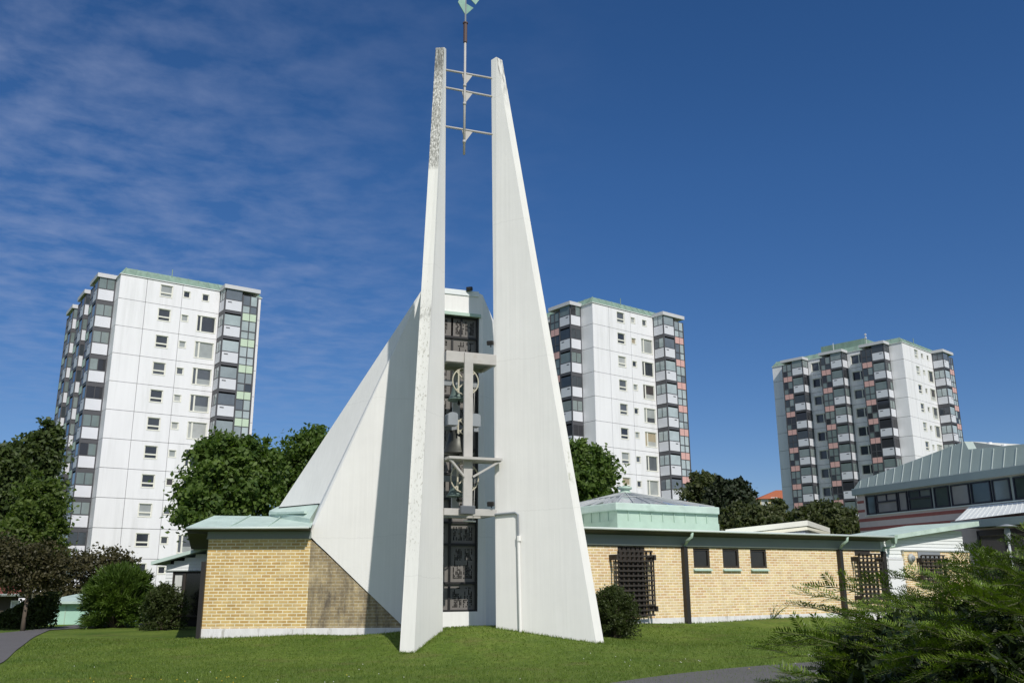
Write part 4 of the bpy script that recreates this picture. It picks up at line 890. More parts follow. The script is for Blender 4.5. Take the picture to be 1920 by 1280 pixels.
# ------------------------------------------------------------------ apartment towers
H = 2.8
WF, WB, LB = 10.0, 14.45, 21.4       # white face, whole front, depth
def copy_to(src, parent, z, dz_frame):
    c = src.copy(); COL.objects.link(c); c.parent = parent; return c
def bay_templates(tint, face, var):
    """one storey of a balcony stack: s along the facade from the corner, o outward"""
    Tm = (lambda s, o, z: (s, -o, z)) if face == 0 else (lambda s, o, z: (-o, s, z))
    P, WZ, WT = 1.65, 1.92, 3.6
    fr = MB()
    for s in (0.06, WZ, WT-.06): fr.box(s-.07, s+.07, P-.09, P+.02, -.82, 2.0, T=Tm)
    fr.box(0, .10, .02, P, -.16, .02, T=Tm); fr.box(0, .1, .02, P, 2.42, 2.64, T=Tm); fr.box(0.0, .08, .02, .12, 0, 2.5, T=Tm)
    fr.box(.0, .08, P*.5-.03, P*.5+.03, 1.28, 2.42, T=Tm); fr.box(.0, .07, .1, P-.09, 1.2, 1.28, T=Tm)
    fr.box(.13, WZ-.07, P-.07, P, -.20, .08, T=Tm); fr.box(.13, WZ-.07, P-.06, P, 1.22, 1.31, T=Tm)
    fr.box(WZ+.07, WT-.13, P-.06, P, .84, .95, T=Tm); fr.box(WZ+.07, WT-.13, P-.06, P, -.82+.0, -.80+.02, T=Tm); fr.box(WZ+.07, WT-.13, P-.06, P, 1.98, 2.0, T=Tm)
    xm_ = (WZ+WT)/2; fr.box(xm_-.05, xm_+.05, P-.06, P+.005, .06, 1.98, T=Tm); fr.box(xm_-.02, xm_+.02, P-.06, P+.012, -.8, .06, T=Tm)
    fr.box(WZ+.07, WT-.13, P-.06, P-.01, .04, .12, T=Tm)
    fr.box(.10, WT-.1, .05, P-.1, -.12, .0, T=Tm)            # floor slab
    v0 = .35 if var else 1.15
    fr.box(v0, v0+.42, P+.012, P+.022, .92, 1.03, T=Tm)
    fr.box(WT-.12, WT-.02, .02, P-.09, -.82, 2.0, T=Tm)      # far cheek
    me = [fr.mesh('balcony', M['bay_dark'])]
    pn = MB().box(.15, WZ-.09, P-.03, P+.012, .12, 1.2, T=Tm).box(-.015, .03, .12, P-.09, .08, 1.18, T=Tm); me.append(pn.mesh('panel', M['bay_white']))
    tp = MB().box(WZ+.09, xm_-.03, P-.03, P+.008, -.76, .02, T=Tm).box(xm_+.03, WT-.15, P-.03, P+.008, -.76, .02, T=Tm); me.append(tp.mesh('tinted_panel', tint))
    g = MB().box(.15, WZ-.09, P-.05, P-.03, 1.31, 2.42, T=Tm)
    for a, b in ((.95, 1.96), (.12, .84)):
        g.box(WZ+.09, xm_-.06, P-.05, P-.03, a, b, T=Tm).box(xm_+.06, WT-.15, P-.05, P-.03, a, b, T=Tm)
    g.box(.02, .04, .13, P*.5-.04, 1.30, 2.40, T=Tm).box(.02, .04, P*.5+.04, P-.1, 1.30, 2.40, T=Tm)
    me.append(g.mesh('glazing', M['bay_pane'] if face == 0 else M['bay_pane_dim']))
    return me
def apartment(px_c, heading, zt, tint, label, storeys=12, penthouse=False, dims=None):
    FR = Frame((px_c[0], px_c[1], 0), heading); rt = thing('apartment_tower', (px_c[0], px_c[1], zt-H*(storeys-1)), label, 'apartment building', 'white apartment towers', heading)
    Mx = FR.M; base = zt-H*(storeys-1); top = zt+2.55
    T0 = lambda s, o, z: (s, -o, z); T1 = lambda s, o, z: (-o, s, z)
    wall = MB(); edge_w = MB(); sw = [MB() for _ in range(4)]; gap = .022; wins0 = []; wins1 = []
    cols0 = [(0, 2.57), (2.57, 6.1), (6.1, WF)]
    stacks1 = [2.0, 8.55, 15.1]
    for j in range(storeys):
        zu = top if j == 0 else zt-H*(j-1); zl = zt-H*j if j else zt
        zl = zt-H*j
        hs = [('A', 3.91, 5.11, zu-1.66, zu-.43), ('B', 6.22, 6.90, zu-1.37, zu-.70)]
        hs.append(('S', 8.15, 8.85, zu-1.40, zu-.68) if j == 0 else ('C', 7.84, 9.74, zu-2.2, zu-.5))
        wins0 += hs
        for a, b in cols0:
            wall.holes(a+gap, b-gap, zl+gap, zu-gap, .0, -.25, [h[1:] for h in hs if h[1] >= a-.01 and h[2] <= b+.01], T=T0)
        edge_w.box(13.62, WB, .0, -.25, zl+gap, zu-gap, T=T0)
        # left facade strips between the stacks
        strips = [(.0, 2.0, None), (5.62, 8.55, (6.2, 8.0)), (12.17, 15.1, (12.75, 14.55)), (18.72, LB, None)]
        for si, (a, b, wv_) in enumerate(strips):
            hh = []
            if wv_: hh = [('L', wv_[0], wv_[1], zu-2.0, zu-.62)]; wins1 += hh
            sw[si].holes(a+gap, b-gap, zl+gap, zu-gap, .0, -.25, [h[1:] for h in hh], T=T1)
    for w_ in (wall, edge_w, *sw): w_.build('wall', M['facade_white'], rt, Mx)
    cm = MB(); cm.box(.24, WB-.02, .24, LB-.02, base-2.5, top-.05); cm.box(WF, 13.62, .02, .23, base-2.5, top-.05)
    for a in stacks1: cm.box(.02, .23, a, a+3.6, base-2.5, top-.05)
    cm.build('core', M['core'], rt, Mx)
    MB().box(WB-.02, WB+.0, .0, LB, base-2.5, top).box(0, WB, LB-.02, LB, base-2.5, top).build('wall', M['facade_white'], rt, Mx)
    r_ = MB(); ins = .55; hh = 0.85
    r_.prism([(-.08, -.08, top), (WB+.08, -.08, top), (WB+.08, LB+.08, top), (-.08, LB+.08, top)], [(ins, ins, top+hh), (WB-ins, ins, top+hh), (WB-ins, LB-ins, top+hh), (ins, LB-ins, top+hh)])
    n_ = 14
    for k in range(n_): 
        x = .2+(WB-.4)*k/(n_-1); r_.bar((x, -.07, top+.02), (ins+(WB-2*ins)*k/(n_-1), ins-.02, top+hh+.03), .05, .04)
    for k in range(18):
        y = .2+(LB-.4)*k/17; r_.bar((-.07, y, top+.02), (ins-.02, ins+(LB-2*ins)*k/17, top+hh+.03), .05, .04)
    r_.build('copper_roof', M['copper_old'], rt, Mx)
    MB().box(-.1, WB+.1, -.1, LB+.1, top-.06, top-.001).build('roof_edge', M['facade_white'], rt, Mx)
    MB().tube([(5.0, .4, top+.6), (5.0, .4, top+1.5)], .05, 6).build('roof_vent', M['copper_old'], rt, Mx)
    if penthouse:
        MB().box(1.6, 9, 6.3, 13.5, top+.2, top+2.1).build('penthouse', M['copper_old'], rt, Mx)
        an = MB(); an.tube([(1.9, 6.2, top+.5), (1.9, 6.2, top+2.9)], .04, 6)
        for zz_ in (2.1, 2.6): an.box(1.78, 2.02, 6.1, 6.3, top+zz_, top+zz_+.25)
        an.tube([(1.2, 11.2, top), (1.2, 11.2, top+2.2)], .05, 6); an.build('antenna', M['cap_grey'], rt, Mx)
    # windows
    tmpl = {}
    def win_t(kind, face):
        if (kind, face) in tmpl: return tmpl[(kind, face)]
        Tm = T0 if face == 0 else T1
        w_, h_ = {'A': (1.2, 1.23), 'B': (.68, .67), 'S': (.70, .72), 'C': (1.9, 1.7), 'L': (1.8, 1.38)}[kind]
        f_ = MB(); f_.frame_rect(0, w_, 0, h_, .07, -.16, -.06, T=Tm); g_ = MB()
        f_.box(-.05, w_+.05, -.04, .03, -.05, -.0, T=Tm)
        f_.frame_rect(-.06, w_+.06, -.001, h_+.06, .055, -.05, .012, T=Tm)
        if kind == 'A':
            f_.box(.07, w_-.07, -.16, -.04, .34, .48, T=Tm); g_.box(.07, w_-.07, -.14, -.12, .48, h_-.07, T=Tm).box(.07, w_-.07, -.14, -.12, .07, .34, T=Tm)
        elif kind == 'C':
            f_.box(.34, .50, -.16, -.05, .07, h_-.07, T=Tm); g_.box(.07, .34, -.14, -.12, .07, h_-.07, T=Tm).box(.50, w_-.07, -.14, -.12, .62, h_-.07, T=Tm).box(.50, w_-.07, -.14, -.12, .07, .62, T=Tm)
        elif kind == 'L':
            f_.box(.46, .60, -.16, -.05, .07, h_-.07, T=Tm); g_.box(.07, .46, -.14, -.12, .07, h_-.07, T=Tm).box(.60, w_-.07, -.14, -.12, .07, h_-.07, T=Tm)
        else: g_.box(.07, w_-.07, -.14, -.12, .07, h_-.07, T=Tm)
        tmpl[(kind, face)] = (f_.mesh('window', M['frame_cream']), g_.mesh('pane', M['pane'] if face == 0 else M['pane_side'])); return tmpl[(kind, face)]
    for face, lst in ((0, wins0), (1, wins1)):
        for kd, a, b, z0_, z1_ in lst:
            mf, mg = win_t(kd, face)
            loc = Mx @ Matrix.Translation((a, 0, z0_) if face == 0 else (0, a, z0_))
            wo_ = put('window', mf, rt, loc); put('pane', mg, wo_, loc)
    # balcony stacks
    tp = {(f_, v_): bay_templates(tint, f_, v_) for f_ in (0, 1) for v_ in (0, 1)}
    spots = [(0, WF)] + [(1, a) for a in stacks1]
    for face, s0 in spots:
        for j in range(storeys):
            zfl = (top if j == 0 else zt-H*(j-1)) - (2.55 if j == 0 else 2.8) + .02
            ms = tp[(face, random.randint(0, 1))]
            loc = Mx @ Matrix.Translation((s0, 0, zfl) if face == 0 else (0, s0, zfl))
            bo = put('balcony', ms[0], rt, loc)
            put('panel', ms[1], bo, loc); put('tinted_panel', ms[2], bo, loc); put('glazing', ms[3], bo, loc)
        Tm = (lambda s, o, z: (s+s0, -o, z)) if face == 0 else (lambda s, o, z: (-o, s+s0, z))
        MB().box(-.12, 3.72, -.05, 1.80, top-.12, top+.30, T=Tm).build('balcony_roof', M['cap_grey'], rt, Mx)
    return rt
apartment((-39.13, 85.70), 0.618, 29.1, M['bay_mint'], 'left white apartment tower with mint green balcony panels, nearest of the three')
apartment((9.26, 99.28), 0.668, 30.1, M['bay_pink'], 'middle white apartment tower with pink balcony panels, half hidden by the right concrete blade')
apartment((56.82, 127.4), 0.746, 32.6, M['bay_pink'], 'right white apartment tower showing its shaded long side, farthest of the three', penthouse=True)

# ------------------------------------------------------------------ grey hall on the right, canopy, white roof, far houses
HB = Frame(at(1612, 985, 47.5), -1.235); HB.o.z = 0; HB.M = Matrix.Translation(HB.o) @ Matrix.Rotation(HB.h, 4, 'Z')
hall = thing('parish_hall', HB.o, 'two storey grey hall with red brick stripes and a standing seam zinc roof', 'hall')
def hb(px, py, off=0.0): return HB.px(px, py, off)
he = hb(1925, 900)[0]; he2 = he+3
zw0, zw1 = hb(1621.6, 966)[1], hb(1621.6, 927.5)[1]; zfa0, zfa1 = zw1+.02, hb(1612, 915)[1]
hx = [hb(p, 940)[0] for p in (1622, 1640, 1642, 1681, 1683, 1700, 1702.5, 1746, 1751, 1779, 1783, 1818, 1821, 1859, 1862, 1896, 1903, 1950)]
hole_h = (hx[0], he2, zw0, zw1)
MB().holes(0, he2, -.2, zfa0, 0, .3, [hole_h]).box(0, .3, .3, 12, -.2, zfa1).build('wall', M['hall_wall'], hall, HB.M)
st = MB()
for py in (992, 975.5): 
    z_ = hb(1613, py)[1]; st.box(-.004, he2, -.006, .02, z_-.08, z_+.08)
for py in (941, 958):
    z_ = hb(1613, py)[1]; st.box(-.004, hx[0]-.08, -.006, .02, z_-.065, z_+.065)
st.build('red_brick_stripe', M['hall_stripe'], hall, HB.M)
MB().box(hx[0], he2, .10, .2, zw0, zw1).build('window_band', M['hall_panel'], hall, HB.M)
MB().box(hx[0]-.03, he2, -.06, .1, zw0-.05, zw0-.0).build('sill', M['zinc_seam'], hall, HB.M)
for i in range(0, len(hx), 2):
    a, b = hx[i], hx[i+1]
    f_ = MB().frame_rect(a, b, zw0+.03, zw1-.06, .06, .03, .11); g_ = MB()
    wide = (b-a) > 1.3 and i not in (8, 14)
    if wide:
        zm = zw1-.06-.38; f_.box(a+.06, b-.06, .03, .10, zm-.04, zm+.04); f_.box((a+b)/2-.03, (a+b)/2+.03, .03, .10, zm+.04, zw1-.12)
        g_.box(a+.06, b-.06, .08, .09, zw0+.09, zm-.04).box(a+.06, (a+b)/2-.03, .08, .09, zm+.04, zw1-.12).box((a+b)/2+.03, b-.06, .08, .09, zm+.04, zw1-.12)
    else: g_.box(a+.06, b-.06, .08, .09, zw0+.09, zw1-.12)
    fo = f_.build('window', M['hall_frame'], hall, HB.M); g_.build('pane', M['hall_pane'], fo, HB.M)
MB().box(-.18, he2, -.16, .3, zfa0, zfa1).build('fascia', M['zinc_fascia'], hall, HB.M, bevel=.02)
# sloping zinc roof with standing seams: one plane leaning back, its top cut by the slanting gable line
LEAN = .30; ez = zfa1+.012
def lean_pt(px, py):
    """photo point on the leaning roof plane, in hall axes"""
    o_ = EYE-HB.o; r_ = ray(px, py); ox_, oy_ = o_.dot(HB.x), o_.dot(HB.y); rx_, ry_ = r_.dot(HB.x), r_.dot(HB.y)
    # y = -.25 + LEAN*(z-ez)
    t_ = (-.10+LEAN*(o_.z-ez)-oy_)/(ry_-LEAN*r_.z); return Vector((ox_+rx_*t_, oy_+ry_*t_, o_.z+r_.z*t_))
rb0 = Vector((-.05, -.10, ez)); rb1 = Vector((he2, -.10, ez))
t0_, t1_, t2_, t3_ = lean_pt(1611, 901), lean_pt(1808, 827), lean_pt(1816, 842), lean_pt(1935, 837.5)
zr_ = MB(); bk = Vector((0, .5, 0)); out_ = [rb0, rb1, Vector((he2, t3_.y, t3_.z)), t2_, t1_, t0_]
zr_.prism(out_, [p_+bk for p_ in out_])
def top_z(x_):
    for a_, b_ in ((t0_, t1_), (t1_, t2_), (t2_, t3_)):
        if x_ <= b_.x: return a_.z+(b_.z-a_.z)*(x_-a_.x)/(b_.x-a_.x)
    return t3_.z
xk = t0_.x+.12
while xk < he2:
    zt_ = top_z(xk)
    if zt_ > ez+.05: zr_.prism([(xk-.014, -.10, ez), (xk+.014, -.10, ez), (xk+.014, -.12, ez), (xk-.014, -.12, ez)], [(xk-.014, -.10+LEAN*(zt_-ez), zt_), (xk+.014, -.10+LEAN*(zt_-ez), zt_), (xk+.014, -.12+LEAN*(zt_-ez), zt_), (xk-.014, -.12+LEAN*(zt_-ez), zt_)], mi=1)
    xk += .60
zr_.build('zinc_roof', [M['zinc'], M['zinc_seam']], hall, HB.M)
def rp(px, py, off): x_, z_ = hb(px, py, off); return Vector((x_, off, z_))
# white gable roof farther back on the hall
gr = MB(); u0, u1, u2 = rp(1817, 827, 5.0), rp(1912, 840, 5.0), rp(1817, 845, 5.0)
gr.prism([u2, u1+Vector((0, 0, -.5)), u1, u0], [u2+Vector((0, 4, 0)), u1+Vector((0, 4, -.5)), u1+Vector((0, 4, 0)), u0+Vector((0, 4, 0))]); gr.build('rear_roof', M['cream_roof'], hall, HB.M)
ch = MB()
for px_, py_ in ((1855, 829), (1882, 833)): 
    v_ = rp(px_, py_, 5.2); ch.tube([v_-Vector((0, 0, .5)), v_], .12, 8)
ch.build('roof_vent', M['white_paint'], hall, HB.M)
# entrance canopy
cz0 = hb(1800, 982, -1.0); cn = MB()
c_a, c_b = rp(1790, 976, -1.3), rp(1935, 958, -1.3); c_c, c_d = rp(1818, 949, -.02), rp(1935, 938, -.02)
cn.poly(c_a, c_b, c_d, c_c); cno = cn.build('canopy', M['sheet_white'], hall, HB.M)
cs = MB()
for k in range(1, 14): 
    f_ = k/14; cs.bar(lerpv(c_a, c_b, f_)+Vector((0, 0, .002)), lerpv(c_c, c_d, f_)+Vector((0, 0, .002)), .022, .012)
cs.build('seam', M['white_board'], cno, HB.M)
MB().box(c_a.x-.12, he2, -1.42, -1.25, min(c_a.z, c_b.z)-.34, c_a.z-.02).build('canopy_fascia', M['zinc_fascia'], cno, HB.M)
MB().box(c_a.x-.05, he2, -1.25, -.01, min(c_a.z, c_b.z)-.30, min(c_a.z, c_b.z)-.2).build('canopy_soffit', M['soffit'], cno, HB.M)
e0_, e1_ = hb(1838, 1040)[0], hb(1930, 1040)[0]
MB().box(e0_, e0_+.12, -.05, .0, 0, c_a.z-.4).box(e0_+1.4, e0_+1.5, -.05, 0, 0, c_a.z-.4).box(e0_, he2, -.05, 0, c_a.z-.62, c_a.z-.4).build('door_frame', M['hall_frame'], hall, HB.M)
MB().box(e0_+.12, e0_+1.4, -.02, -.01, 0, c_a.z-.62).box(e0_+1.5, he2, -.02, -.01, 0, c_a.z-.62).build('door', M['dark_glass'], hall, HB.M)
# lamp post in front of the entrance
lp = atz(1897, 1140, 0); lpY = 27.0; lt = at(1887, 985, lpY)
t = thing('lamp_post', (lt.x+.15, lpY, 0), 'thin pale lamp post with a flat disc shade by the hall entrance', 'lamp post')
MB().tube([(lt.x, lpY, -.1), (lt.x, lpY, lt.z-.28)], [.045, .035], 10).build('post', M['gutter'], t, smooth=True)
MB().lathe([(.07, -.42), (.10, -.34), (.06, -.28), (.09, -.2), (.07, -.10), (.04, -.04)], (lt.x, lpY, lt.z), 14).build('lantern', M['steel_grey'], t, smooth=True)
MB().lathe([(.04, -.05), (.27, -.03), (.28, -.015), (.05, .04)], (lt.x, lpY, lt.z), 24).build('shade', M['steel_grey'], t, smooth=True)
# cream roofed low building behind the wing
w0, w1, w2 = at(1360, 992, 40), at(1514, 975, 40), at(1518, 1000, 40)
t = thing('flat_roof_building', (w0.x, 40, 0), 'cream fascia of a low building rising above the brick wing roof', 'building')
rf = MB(); dpth = Vector((3.0, 6.0, 0)); th = Vector((0, 0, .22))
rf.prism([w0-th, w1-th, w1-th+dpth, w0-th+dpth], [w0, w1, w1+dpth, w0+dpth]); rf.build('roof', M['cream_roof'], t)
th2 = Vector((0, 0, .40)); MB().prism([w0-th2, w1-th2, w1-th2+dpth, w0-th2+dpth], [w0-th+Vector((.02,.06,-.01)), w1-th+Vector((-.05,.06,-.01)), w1-th+dpth, w0-th+dpth]).build('roof', M['trim'], t)
bb = w1+Vector((-.12, .12, -.42)); wl_ = Vector((w0.x, w0.y+.12, w0.z-.42)); MB().prism([Vector((wl_.x, wl_.y, -.5)), Vector((bb.x, bb.y, -.5)), Vector((bb.x+2.8, bb.y+5.6, -.5)), Vector((wl_.x+2.8, wl_.y+5.6, -.5))], [wl_, bb, bb+dpth*.93, wl_+dpth*.93]).build('wall', M['white_paint'], t)
# yellow house far behind
yv = at(1425, 960, 235); t = thing('yellow_house', (yv.x, 235, 0), 'far yellow rendered house with an orange hipped roof', 'house')
ya_, yb_ = at(1425, 935, 235), at(1500, 935, 235); zt_ = ya_.z; zr2 = at(1450, 918, 241).z
MB().box(ya_.x, yb_.x, 235, 251, -4, zt_).build('wall', M['yellow_render'], t)
MB().prism([(ya_.x-.6, 234.2, zt_), (yb_.x+.6, 234.2, zt_), (yb_.x+.6, 251.8, zt_), (ya_.x-.6, 251.8, zt_)], [(ya_.x+6.5, 242.8, zr2+.1), (yb_.x-1, 242.8, zr2+.1), (yb_.x-1, 243.1, zr2+.1), (ya_.x+6.5, 243.1, zr2+.1)]).build('roof', M['tile_orange'], t)
for px_, py_ in ((1434, 943), (1452, 940), (1434, 957), (1452, 957)):
    v_ = at(px_, py_, 235); wo_ = MB().frame_rect(v_.x-.85, v_.x+.85, v_.z-1.1, v_.z+1.1, .12, 234.85, 235.05).build('window', M['white_paint'], t)
    MB().box(v_.x-.7, v_.x+.7, 234.93, 234.96, v_.z-.95, v_.z+.95).build('pane', M['pane'], wo_)

# low white wing left of the brick block
VW = Frame((at(309, 1100, 36.5).x, 36.5, 0), 0.0)
t = thing('boarded_wing', VW.o, 'low white boarded wing with a mint copper roof in the shadow of the brick corner', 'building')
def vw(px, py, off=0.0): return VW.px(px, py, off)
xw_a, xw_b = 0.0, vw(420, 1100)[0]; zh = vw(330, 1068)[1]; zp0 = vw(300, 1052, -.4); zp1 = vw(356, 1034, -.4)
bd = MB(); zc_ = vw(340, 1045)[1]
for i in range(30):
    z0_ = i*.13
    x1_ = vw(322, 1100)[0] if z0_ < zh-.06 else xw_b
    x0_ = 0.0
    vtop = zp0[1]-.10+(zp1[1]-zp0[1])*((x0_-zp0[0])/(zp1[0]-zp0[0]))
    if z0_+.13 > vtop: x0_ = (z0_+.13-zp0[1]+.10)/(zp1[1]-zp0[1])*(zp1[0]-zp0[0])+zp0[0]
    if z0_ > zc_+.5 or x0_ > xw_b: break
    bd.prism([(x0_, -.025, z0_), (x1_, -.025, z0_), (x1_, .1, z0_), (x0_, .1, z0_)], [(x0_, -.008, z0_+.127), (x1_, -.008, z0_+.127), (x1_, .1, z0_+.127), (x0_, .1, z0_+.127)])
bd.build('weatherboard_wall', M['white_board'], t, VW.M)
MB().box(-.05, xw_b, -.06, .1, zh-.05, zh-.01).build('trim_board', M['eave_grey'], t, VW.M)
MB().box(0.1, xw_b, .12, 5, -.2, zc_).build('inner_wall', M['void'], t, VW.M)
wa, wb = vw(322, 1090)[0], vw(345, 1090)[0]
f_ = MB().frame_rect(wa, wb+1.2, .35, zh-.06, .07, .02, .1).box(wb-.05, wb+.05, .02, .1, .42, zh-.13).build('window', M['dark_wood'], t, VW.M)
MB().box(wa+.07, wb+1.13, .06, .07, .42, zh-.13).build('pane', M['dark_glass'], f_, VW.M)
MB().box(wa+.10, wb-.1, .045, .055, .45, zh-.2).build('curtain', M['curtain'], f_, VW.M)
vg = MB(); a_ = vw(283, 1052, -.4); b_ = (xw_b, zp1[1]+(zp1[1]-zp0[1])/(zp1[0]-zp0[0])*(xw_b-zp1[0]))
vg.prism([(a_[0], -.4, a_[1]-.13), (b_[0], -.4, b_[1]-.13), (b_[0], 5, b_[1]-.13), (a_[0], 5, a_[1]-.13)], [(a_[0], -.4, a_[1]), (b_[0], -.4, b_[1]), (b_[0], 5, b_[1]), (a_[0], 5, a_[1])]); vg.build('copper_roof', M['copper'], t, VW.M)

# flat porch roof running back from the brick block's left eave to the white wing
pr0, pr1 = LW.w(xg0, -OV+.05, 0), at(358, 1036, 36.3)
zp_a, zp_b = zg-.06, zg-.02; pp = [(pr0.x, pr0.y), (LW.o.x-.02, P_WALL+.02), (LW.o.x-.02, 36.3), (pr1.x, 36.3)]
pq = MB(); pq.prism([(x_, y_, zp_a-.10) for x_, y_ in pp], [(x_, y_, zp_b) for x_, y_ in pp]); pq.build('porch_roof', M['soffit'], church)
# red roofed house, mint shed and parked car at the left edge
hv = at(0, 1130, 40)
t = thing('brown_house', (hv.x-3, 40, 0), 'dark brown low house with a red tiled roof at the path', 'house')
x0_, x1_ = at(-140, 1130, 40).x, at(34, 1130, 40).x; ze = at(10, 1114, 39.6).z; zrg = at(0, 1089, 41).z
xb1 = at(30, 1130, 46).x; fb_ = [(x0_, 40), (x1_, 40), (xb1, 46), (x0_, 46)]; MB().prism([(x_, y_, -.1) for x_, y_ in fb_], [(x_, y_, ze) for x_, y_ in fb_]).build('wall', M['brown_wood'], t)
MB().prism([(x0_-.3, 39.5, ze), (at(54, 1110, 39.5).x, 39.5, ze), (at(46, 1110, 46.5).x, 46.5, ze), (x0_-.3, 46.5, ze)], [(x0_+1, 42.6, zrg+.75), (at(-25, 1090, 42.6).x, 42.6, zrg+.75), (at(-30, 1090, 43.4).x, 43.4, zrg+.75), (x0_+1, 43.4, zrg+.75)]).build('roof', M['tile_red'], t)
MB().tube([(x0_-.3, 39.45, ze-.02), (at(50, 1110, 39.5).x, 39.45, ze-.02)], .06, 6).build('gutter', M['eave_grey'], t)
wv0, wv1 = at(22, 1125, 39.98), at(35.5, 1139, 39.98); wo_ = MB().frame_rect(wv0.x, wv1.x, wv1.z, wv0.z, .06, 39.93, 40.02).build('window', M['white_paint'], t)
MB().box(wv0.x+.06, wv1.x-.06, 39.96, 39.98, wv1.z+.06, wv0.z-.06).build('pane', M['curtain'], wo_)
s0_, s1_ = at(92, 1130, 39), at(150, 1130, 39); zs1 = at(120, 1131, 39).z; zs2 = at(120, 1122, 39).z
t = thing('garage_shed', (s0_.x, 39, 0), 'mint green boarded shed with a flat copper roof by the path', 'shed')
sb_ = MB().box(s0_.x, s1_.x+1.5, 39, 43, -.2, zs1)
sb_.build('wall', M['mint_paint'], t); MB().prism([(s0_.x-.25, 38.7, zs1+.0), (s1_.x+1.8, 38.7, zs1), (s1_.x+1.8, 43.2, zs1), (s0_.x-.25, 43.2, zs1)], [(s0_.x-.25, 38.7, zs1+.10), (s1_.x+1.8, 38.7, zs1+.10), (s1_.x+1.5, 43.2, zs1+.5), (s0_.x-.0, 43.2, zs1+.5)]).build('roof', M['copper'], t)
MB().box(s0_.x+.7, s0_.x+.74, 38.98, 39.0, 0, zs1).build('corner_board', M['copper_deep'], t)
cx_, cyY = at(48, 1130, 47).x, 47.0; zc0 = gz(cx_, cyY)+.35
t = thing('parked_car', (cx_, cyY+2, zc0-.35), 'white parked car seen from behind past the tree trunk', 'car')
cb = MB(); prof = [(0, .25), (0, .95), (.35, 1.0), (.75, 1.48), (2.4, 1.5), (3.1, 1.0), (4.2, .85), (4.3, .3)]
cb.prism([(cx_-.86, cyY+a, zc0-.35+b) for a, b in prof], [(cx_+.86, cyY+a, zc0-.35+b) for a, b in prof]); cb.build('body', M['car_paint'], t, bevel=.06)
MB().box(cx_-.72, cx_+.72, cyY+.43, cyY+.70, zc0+.72, zc0+1.05).build('rear_window', M['dark_glass'], t)
for s_ in (-1, 1):
    MB().box(cx_+s_*.60, cx_+s_*.84, cyY-.03, cyY+.1, zc0+.32, zc0+.58).build('tail_lamp', M['tail_red'], t, bevel=.02)
    for yy in (.8, 3.4):
        w_ = MB(); w_.tube([(cx_+s_*.70, cyY+yy, zc0-.03), (cx_+s_*.90, cyY+yy, zc0-.03)], .32, 18); wo_ = w_.build('wheel', M['rubber'], t)
        MB().tube([(cx_+s_*.90, cyY+yy, zc0-.03), (cx_+s_*.915, cyY+yy, zc0-.03)], .2, 14).build('rim', M['gutter'], wo_)

# ------------------------------------------------------------------ trees and shrubs
GT = 'trees around the apartment towers'
tree('maple_tree', at(430, 1000, 45).x, 45, 'leafy maple in front of the left apartment tower, beside the brick block roof', 'tree', px_blobs(45, [(434, 905, 70, 64), (382, 928, 36, 42, -.8), (470, 880, 46, 55), (420, 858, 48, 42), (405, 955, 72, 48, -.6), (478, 940, 34, 48), (356, 952, 22, 22), (455, 850, 30, 30)]), 26000, .125, LM_MAPLE, .2, GT)
tree('maple_tree', at(590, 1000, 50).x, 50, 'maple rising directly behind the left slope of the white nave', 'tree', px_blobs(50, [(590, 880, 70, 75), (566, 866, 30, 42), (600, 838, 34, 38), (552, 915, 26, 42), (640, 900, 50, 60), (535, 945, 40, 40)]), 22000, .125, LM_MAPLE, .2, GT)
tree('maple_tree', at(1085, 1000, 52).x, 52, 'round crowned maple showing between the right blade and the middle tower', 'tree', px_blobs(52, [(1085, 905, 62, 65), (1105, 880, 40, 42), (1075, 865, 36, 36), (1120, 915, 34, 50), (1030, 900, 50, 60)]), 22000, .125, LM_MAPLE, .2, GT)
tree('oak_tree', at(95, 1050, 78).x, 78, 'tall dark oak left of the mint panelled tower', 'tree', px_blobs(78, [(70, 900, 34, 72), (86, 830, 20, 38), (50, 862, 26, 40), (80, 905, 22, 84), (40, 950, 34, 66), (60, 985, 34, 66)]), 22000, .21, LM_DARK, .35, GT)
tree('oak_tree', at(0, 1050, 72).x, 72, 'dark oak cut by the left picture edge', 'tree', px_blobs(72, [(-5, 930, 40, 70), (8, 880, 24, 36), (-30, 900, 40, 60), (20, 990, 40, 70), (-10, 1040, 50, 60)]), 18000, .20, LM_DARK, .35, GT)
tree('birch_tree', at(70, 1070, 62).x, 62, 'lighter green tree below the tall oaks', 'tree', px_blobs(62, [(75, 960, 36, 55), (50, 1000, 34, 45), (92, 1010, 24, 50), (60, 1045, 50, 40)]), 16000, .15, LM_MID, .2, GT)
tree('bronze_leaved_tree', at(43, 1175, 33.5).x, 33.5, 'small brown leaved tree with a pale trunk at the path edge', 'tree', px_blobs(33.5, [(30, 1062, 48, 34), (78, 1048, 34, 26), (0, 1050, 36, 36), (92, 1078, 30, 24), (50, 1100, 40, 18), (108, 1062, 16, 22)]), 10500, .06, LM_PURPLE, .075, shell=.4, clump=.2)
tree('plum_tree', at(86, 1150, 46).x, 46, 'sparse purple leaved tree in front of the left tower base', 'tree', px_blobs(46, [(175, 1060, 55, 26), (205, 1050, 40, 18), (140, 1078, 40, 30), (230, 1058, 24, 12), (150, 1110, 50, 22), (95, 1100, 30, 40)]), 6500, .085, LM_PURPLE, .09, shell=.3, clump=.22)
tree('ash_tree', at(1322, 1000, 82).x, 82, 'olive green feathery tree right of the middle tower', 'tree', px_blobs(82, [(1322, 920, 28, 34), (1310, 905, 14, 22), (1335, 915, 16, 22), (1305, 950, 34, 40), (1340, 955, 40, 40)]), 15000, .17, LM_OLIVE, .25, GT)
